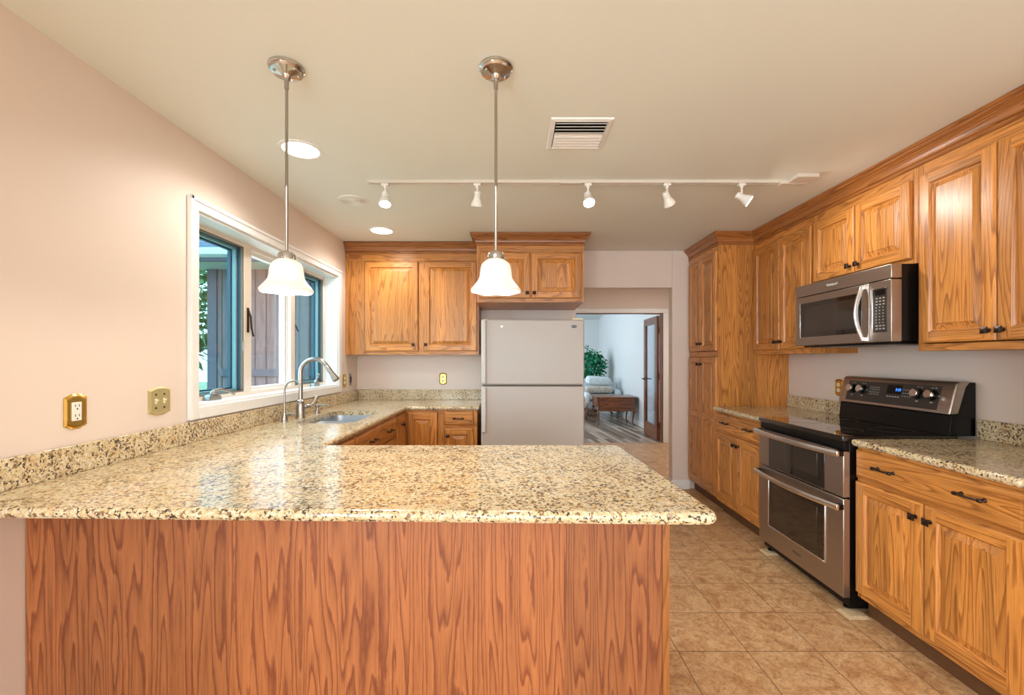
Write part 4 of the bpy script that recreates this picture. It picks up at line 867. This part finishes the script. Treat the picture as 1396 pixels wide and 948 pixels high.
# ------------------------------------------------------------------ pendants
def pendant(loc, lab):
    T = thing('pendant_light', lab, 'pendant lamp', loc, 0, 'pendant lamps over the peninsula')   # origin at ceiling
    b = MB(); b.lathe([(0.060, 0), (0.064, -0.004), (0.064, -0.010), (0.058, -0.014), (0.060, -0.018), (0.055, -0.024), (0.036, -0.029), (0.018, -0.036), (0.012, -0.050), (0.009, -0.052), (0.001, -0.052)], seg=40)
    for a in (0.6, 3.74): b.lathe([(0.005, 0), (0.005, -0.006), (0.001, -0.009)], (0.042*math.cos(a), 0.042*math.sin(a), -0.025), (0, 0, 1), 10)
    b.build('canopy', M['pol'], T)
    b = MB(); b.lathe([(0.0085, -0.05), (0.0085, -0.085), (0.0055, -0.088), (0.0055, -0.45), (0.0065, -0.452), (0.0065, -0.46), (0.0055, -0.462), (0.0055, -0.70)], seg=14); b.build('rod', M['nickel'], T)
    zt = 1.7045-ZC
    b = MB(); b.lathe([(0.008, zt+0.035), (0.012, zt+0.030), (0.028, zt+0.026), (0.031, zt+0.020), (0.031, zt-0.002), (0.027, zt-0.004)], seg=28, cap=False)
    for k in range(3):
        a = 0.5+k*2*PI/3; b.lathe([(0.004, 0), (0.004, 0.010), (0.006, 0.010), (0.006, 0.014)], (0.03*math.cos(a), 0.03*math.sin(a), zt+0.008), (math.cos(a), math.sin(a), 0), 8)
    b.build('shade_holder', M['pol'], T)
    prof = [(0.029, 0.006), (0.031, 0), (0.0405, -0.006), (0.050, -0.014), (0.0555, -0.024), (0.0585, -0.038), (0.060, -0.053), (0.0615, -0.065), (0.0655, -0.076), (0.0745, -0.089), (0.083, -0.099), (0.0905, -0.108), (0.0945, -0.114), (0.0950, -0.119), (0.0925, -0.122)]
    prof = [(r, zt+z) for r, z in prof]; inner = [(r-0.0025, z) for r, z in prof][::-1]
    def wave(r, z, a):
        k = max(0.0, (zt-0.075-z)/0.045); return r*(1+0.012*k*math.cos(6*a)), z-0.0015*k*math.cos(6*a)
    b = MB(); b.lathe(prof+inner, seg=60, wave=wave, cap=False); b.build('lamp_shade', M['shade'], T, angle=80)
    b = MB(); b.lathe([(0.012, 0.0), (0.012, -0.03), (0.017, -0.042), (0.024, -0.058), (0.026, -0.07), (0.022, -0.084), (0.012, -0.092), (0.001, -0.094)], (0, 0, zt+0.0), seg=20); b.build('bulb', M['hot'], T)
    l = bpy.data.lights.new('pendant_glow', 'POINT'); l.energy = 4.7; l.color = (1.0, 0.95, 0.88); l.shadow_soft_size = 0.02
    o = bpy.data.objects.new('pendant_glow', l); COL.objects.link(o); o.parent = T; o.location = (0, 0, zt-0.108)
    return T
pendant((-0.862, 1.645, ZC), 'left pendant lamp with white glass bell shade, in front of the window')
pendant((-0.067, 1.645, ZC), 'right pendant lamp with white glass bell shade, in front of the fridge cabinet')

# ------------------------------------------------------------------ ceiling fittings
def spot(name, loc, d, power, ang, parent=None, blend=0.6, col=(1.0, 0.96, 0.90), size=0.04):
    l = bpy.data.lights.new(name, 'SPOT'); l.energy = power; l.color = col; l.spot_size = math.radians(ang); l.spot_blend = blend; l.shadow_soft_size = size
    o = bpy.data.objects.new(name, l); COL.objects.link(o); o.location = loc; o.rotation_euler = Vector((0, 0, -1)).rotation_difference(Vector(d)).to_euler()
    if parent: o.parent = parent
    return o
for (x, y, lab) in ((-1.128, 2.296, 'recessed ceiling light nearer the camera, behind the left pendant rod'), (-1.14, 3.74, 'recessed ceiling light near the corner wall cabinet')):
    T = thing('recessed_light', lab, 'ceiling light', (x, y, ZC), 0, 'recessed ceiling lights')
    b = MB(); b.lathe([(0.110, 0), (0.109, -0.004), (0.098, -0.007), (0.090, -0.005), (0.088, 0)], seg=40, cap=False); b.build('trim_ring', M['white'], T)
    b = MB(); b.lathe([(0.091, 0.0), (0.088, -0.003), (0.001, -0.004)], seg=40); b.build('lens', M['lens'], T)
    spot('recessed_beam', (0, 0, -0.02), (0, 0, -1), 33, 155, T, size=0.08)
T = thing('ceiling_speaker', 'round white speaker grille in the ceiling left of the track', 'speaker', (-1.12, 3.03, ZC))
b = MB(); b.lathe([(0.105, 0), (0.104, -0.005), (0.094, -0.008), (0.089, -0.004)], seg=40, cap=False); b.build('rim', M['plastic'], T)
b = MB(); b.lathe([(0.090, 0), (0.089, -0.004), (0.06, -0.005), (0.03, -0.0065), (0.001, -0.007)], seg=40)
for k in range(8): b.lathe([(0.012+k*0.01, -0.0062), (0.0135+k*0.01, -0.0085), (0.015+k*0.01, -0.0055)], seg=32, cap=False)
b.build('grille', M['plastic'], T)
VT = thing('air_vent', 'white rectangular ceiling air vent with louvre slats', 'air vent', (0.32, 2.139, ZC))
hw, hd = 0.147, 0.149
b = MB(); 
for (i0, z0, i1, z1) in ((0, 0, 0.004, -0.006), (0.004, -0.006, 0.022, -0.010), (0.022, -0.010, 0.026, -0.002), (0.026, -0.002, 0.026, 0.0)):
    A = [(-hw+i0, -hd+i0, z0), (hw-i0, -hd+i0, z0), (hw-i0, hd-i0, z0), (-hw+i0, hd-i0, z0)]; B = [(-hw+i1, -hd+i1, z1), (hw-i1, -hd+i1, z1), (hw-i1, hd-i1, z1), (-hw+i1, hd-i1, z1)]
    for q in range(4): j = (q+1) % 4; b.quad(A[q], A[j], B[j], B[q])
b.build('vent_frame', M['white'], VT)
b = MB(); b.box(-hw+0.026, hw-0.026, -hd+0.026, hd-0.026, -0.002, -0.0005); b.build('duct_shade_plate', M['dark'], VT)  # dark plate: shade inside the duct put in as colour
for k in range(9):
    y = -hd+0.040+k*(2*hd-0.08)/8; tilt = 1 if k < 5 else -1
    if k < 4: tilt = -1
    else: tilt = 1
    b = MB(); b.prism([(y-0.011*tilt, -0.003), (y-0.009*tilt, -0.003), (y+0.011*tilt, -0.012), (y+0.009*tilt, -0.0135)], 'x', -hw+0.028, hw-0.028); b.build('slat', M['white'], VT)

TR = thing('track_rail', 'long white lighting track on the ceiling', 'track light', (0, 2.70, ZC))
b = MB(); b.prism([(-0.017, 0), (-0.017, -0.018), (-0.008, -0.018), (-0.008, -0.010), (0.008, -0.010), (0.008, -0.018), (0.017, -0.018), (0.017, 0)], 'x', -0.905, 1.665); b.build('rail', M['railpaint'], TR)
b = MB(); b.box(0.29, 0.42, -0.019, 0.019, -0.0215, -0.0001); b.build('coupler', M['railpaint'], TR, bevel=0.002)
b = MB(); b.box(1.66, 1.82, -0.02, 0.02, -0.024, -0.0001); b.box(1.70, 1.83, -0.115, -0.02, -0.022, -0.0001); b.build('feed_box', M['railpaint'], TR, bevel=0.003)
heads = [(-0.80, (0.08, -0.35, -1), True, 'track spotlight at the left end of the track, lit and pointing down'),
         (-0.226, (-0.12, 0.45, -1), False, 'unlit looking track spotlight second from the left, aimed down and away'),
         (0.465, (0.05, -0.55, -0.9), True, 'middle track spotlight shining straight towards the camera'),
         (0.958, (0.55, 0.5, -0.75), False, 'unlit looking track spotlight second from the right, turned away'),
         (1.424, (0.85, -0.35, -0.65), True, 'track spotlight at the right end, lit and aimed at the right cabinets')]
for x, d, lit, lab in heads:
    T = thing('track_spotlight', lab, 'spotlight', (x, 2.70, ZC-0.018), 0, 'spotlights on the ceiling track')
    d = Vector(d).normalized(); pv = Vector((0, 0, -0.085))
    b = MB(); b.box(-0.022, 0.022, -0.013, 0.013, -0.014, 0.0); b.lathe([(0.012, -0.014), (0.012, -0.024), (0.006, -0.028), (0.006, -0.075)], seg=12); b.lathe([(0.0001, -0.012), (0.009, -0.009), (0.012, 0), (0.009, 0.009), (0.0001, 0.012)], pv+Vector((0, 0, 0.005)), (1, 0, 0), 12); b.build('mount', M['plastic'], T, bevel=0.0015)
    o = pv-d*0.035
    b = MB(); b.lathe([(0.001, -0.004), (0.016, -0.002), (0.021, 0.004), (0.021, 0.014), (0.018, 0.016), (0.021, 0.018), (0.021, 0.028), (0.018, 0.030), (0.021, 0.032), (0.022, 0.044), (0.026, 0.052), (0.035, 0.072), (0.037, 0.086), (0.034, 0.088), (0.030, 0.076)], o, d, 28, cap=False); b.build('lamp_head', M['plastic'], T)
    b = MB(); b.lathe([(0.034, 0.083), (0.030, 0.0865), (0.001, 0.089)], o, d, 24, cap=False); b.build('lens', M['hot'] if lit else M['lensoff'], T)
    if lit: spot('track_beam', o+d*0.10, d, 17, 125, T, blend=0.9)

# ------------------------------------------------------------------ glazed door and far room
GD = thing('door_1', 'open brown wooden door with a tall glass pane at the end of the hall', 'door', (2.335, 6.995, 0), R90-0.02)
GD['kind'] = 'structure'
dw, dh = 0.75, 2.03
b = MB(); b.box(0, 0.10, -0.02, 0.02, 0.012, dh, g=0); b.box(dw-0.10, dw, -0.02, 0.02, 0.012, dh, g=0); b.box(0.10, dw-0.10, -0.02, 0.02, 0.012, 0.24, g=1); b.box(0.10, dw-0.10, -0.02, 0.02, dh-0.12, dh, g=1)
b.box(0.10, 0.112, -0.012, 0.012, 0.24, dh-0.12); b.box(dw-0.112, dw-0.10, -0.012, 0.012, 0.24, dh-0.12)
b.build('door_frame', M['walnut'], GD, bevel=0.003)
b = MB(); b.box(0.108, dw-0.108, -0.003, 0.003, 0.236, dh-0.116); b.build('pane', M['gclear'], GD)
b = MB(); 
for s in (-1, 1): b.lathe([(0.025, 0), (0.025, 0.006), (0.01, 0.01), (0.01, 0.05)], (dw-0.05, s*0.02, 0.98), (0, s, 0), 14); b.tube([(dw-0.05, s*0.065, 0.98), (dw-0.10, s*0.068, 0.98), (dw-0.16, s*0.062, 0.98)], 0.009, 10)
b.build('door_handle', M['bronze'], GD)
for z in (0.25, 1.05, 1.80):
    b = MB(); b.box(-0.045, 0.02, -0.026, -0.020, z-0.05, z+0.05); b.lathe([(0.008, -0.055), (0.008, 0.055)], (-0.012, -0.026, z), (0, 0, 1), 10); b.build('hinge', M['bronze'], GD)
b = MB(); b.box(DX1-0.022, DX1-0.001, 6.872, 6.978, 0, DZ-0.001, g=0); b.box(DX0+0.001, DX1-0.022, 6.872, 6.978, DZ-0.012, DZ-0.001, g=1)
struct('trim_2', b, M['walnut'], 'brown wooden jamb lining the far doorway', 'door jamb', bevel=0.002)

TB = thing('drop_leaf_table', 'small brown drop leaf table on curved legs in the far room', 'table', (1.66, 8.62, 0))
tw, td, th_ = 0.78, 0.62, 0.575
b = MB(); b.box(-0.02, tw+0.03, 0.0, td, th_-0.022, th_, g=1); b.build('tabletop', M['walnut'], TB, bevel=0.006)
b = MB(); b.box(0.06, tw-0.02, -0.018, -0.001, 0.29, th_-0.004, g=1); b.build('drop_leaf', M['walnut'], TB, bevel=0.004)
b = MB(); b.box(0.02, tw-0.04, 0.03, td-0.05, 0.36, th_-0.022, g=1); b.build('apron', M['walnut'], TB, bevel=0.003)
for i in range(2):
    b = MB(); b.box(0.008, 0.02, 0.06, td-0.08, 0.38+i*0.09, 0.455+i*0.09, g=2); d_ = b.build('drawer_front', M['walnut'], TB, bevel=0.002)
    b = MB(); b.lathe([(0.006, 0), (0.01, 0.012), (0.001, 0.016)], (0.008, td/2, 0.417+i*0.09), (-1, 0, 0), 10); b.build('knob', M['brass'], d_)
def cab_leg(x, y, sx, sy, h, m, parent):
    b = MB(); pr = [(0, 0), (0.012, 0.028), (0.022, 0.10), (0.012, 0.25), (-0.006, 0.5), (0.006, 0.78), (0.028, 0.93)]
    pts = []; rs = []
    for k, (off, t) in enumerate([(0.0, 1.0), (0.016, 0.86), (0.022, 0.74), (0.010, 0.5), (-0.004, 0.25), (0.004, 0.10), (0.026, 0.03), (0.028, 0.0)]):
        pts.append((x+sx*off, y+sy*off, h*t)); rs.append([0.030, 0.030, 0.026, 0.018, 0.013, 0.012, 0.018, 0.020][k])
    b.tube(pts, rs, 12, g=0); return b.build('leg', m, parent)
for x, y, sx, sy in ((0.05, 0.05, -1, -1), (tw-0.05, 0.05, 1, -1), (0.05, td-0.07, -1, 1), (tw-0.05, td-0.07, 1, 1)): cab_leg(x, y, sx, sy, 0.36, M['walnut'], TB)
def cushion(b, x0, x1, y0, y1, z0, z1, m=0, n=8):
    cx, cy, cz = (x0+x1)/2, (y0+y1)/2, (z0+z1)/2; hx, hy, hz = (x1-x0)/2, (y1-y0)/2, (z1-z0)/2; e = 0.35
    f = lambda v: math.copysign(abs(v)**e, v)
    nu, nv = 28, 14; base = len(b.v)
    for j in range(nv+1):
        ph = -PI/2+PI*j/nv
        for i in range(nu):
            a = 2*PI*i/nu; b.v.append((cx+hx*f(math.cos(ph))*f(math.cos(a)), cy+hy*f(math.cos(ph))*f(math.sin(a)), cz+hz*(math.sin(ph) if abs(math.sin(ph)) < .01 else math.copysign(abs(math.sin(ph))**0.6, math.sin(ph)))))
    for j in range(nv):
        for i in range(nu): k = (i+1) % nu; b.face((base+j*nu+i, base+j*nu+k, base+(j+1)*nu+k, base+(j+1)*nu+i), m)
SF = thing('sofa', 'pale blue upholstered sofa behind the drop leaf table in the far room', 'sofa', (0.75, 9.75, 0))
b = MB(); cushion(b, 0, 1.70, 0.08, 0.82, 0.16, 0.40); b.build('base', M['fabric'], SF)
b = MB(); cushion(b, 0.12, 0.86, 0.02, 0.66, 0.38, 0.54); b.build('seat_cushion', M['fabric'], SF)
b = MB(); cushion(b, 0.85, 1.58, 0.02, 0.66, 0.38, 0.54); b.build('seat_cushion', M['fabric'], SF)
b = MB(); cushion(b, 0.02, 1.68, 0.60, 0.84, 0.30, 0.86); b.build('backrest', M['fabric'], SF)
for x in (-0.02, 1.54):
    b = MB(); cushion(b, x, x+0.18, 0.05, 0.84, 0.20, 0.64); b.build('armrest', M['fabric'], SF)
for x in (0.08, 1.62):
    for y in (0.12, 0.76): cab_leg(x, y, -1 if x < 1 else 1, -1, 0.18, M['walnut'], SF)
b = MB(); cushion(b, -0.28, 0.28, -0.17, 0.17, -0.085, 0.11); o = b.build('cushion', M['fabric']); o.location = (1.98, 10.12, 0.815); o.rotation_euler = (0.05, 0.08, 0.0)
tag(o, 'big puffy pale cushion heaped on the right end of the sofa', 'cushion')
b = MB(); cushion(b, -0.33, 0.33, -0.19, 0.19, -0.08, 0.08); o = b.build('folded_blanket', M['floral']); o.location = (1.95, 9.98, 0.632); o.rotation_euler = (0.0, 0.0, 0.03)
tag(o, 'floral patterned folded blanket on the sofa just above the table', 'blanket')
AC = thing('armchair', 'pale armchair with dark curved legs partly hidden by the fridge', 'armchair', (0.96, 9.05, 0))
b = MB(); cushion(b, 0, 0.62, 0.0, 0.55, 0.27, 0.46); b.build('seat', M['floral'], AC)
b = MB(); cushion(b, 0.02, 0.60, 0.02, 0.50, 0.43, 0.56); b.build('seat_cushion', M['fabric'], AC)
b = MB(); cushion(b, 0.0, 0.62, 0.45, 0.60, 0.35, 0.84); b.build('backrest', M['fabric'], AC)
for x in (-0.04, 0.54):
    b = MB(); cushion(b, x, x+0.12, 0.02, 0.55, 0.35, 0.62); b.build('armrest', M['fabric'], AC)
for x in (0.05, 0.57):
    for y in (0.05, 0.5): cab_leg(x, y, -1 if x < 0.3 else 1, -1, 0.29, M['walnut'], AC)
FC = thing('potted_ficus', 'tall green leafy indoor tree in the far room beside the fridge edge', 'plant', (1.98, 11.0, 0))
b = MB(); b.lathe([(0.13, 0), (0.17, 0.02), (0.20, 0.30), (0.21, 0.32), (0.19, 0.32), (0.18, 0.28), (0.001, 0.28)], seg=28); b.build('pot', M['pot'], FC)
b = MB()
for k in range(3): b.tube([(0.03*math.cos(k*2), 0.03*math.sin(k*2), 0.28), (0.05*math.cos(k*2+1), 0.05*math.sin(k*2+1), 0.7), (0.09*math.cos(k*2+2), 0.09*math.sin(k*2+2), 1.2), (0.15*math.cos(k*2.3), 0.1, 1.55)], [0.02, 0.016, 0.012, 0.005], 8)
b.tube([(0, 0, 1.2), (-0.12, 0, 1.6), (-0.22, 0, 1.72)], [0.006, 0.004, 0.002], 6)
b.build('stem', M['bark'], FC)
b = MB(); leafball(b, (0, 0, 1.12), (0.38, 0.34, 0.48), 1000, 0.115); leafball(b, (-0.18, 0, 1.62), (0.14, 0.1, 0.1), 26, 0.07); b.build('foliage', M['ficus'], FC, recalc=False)
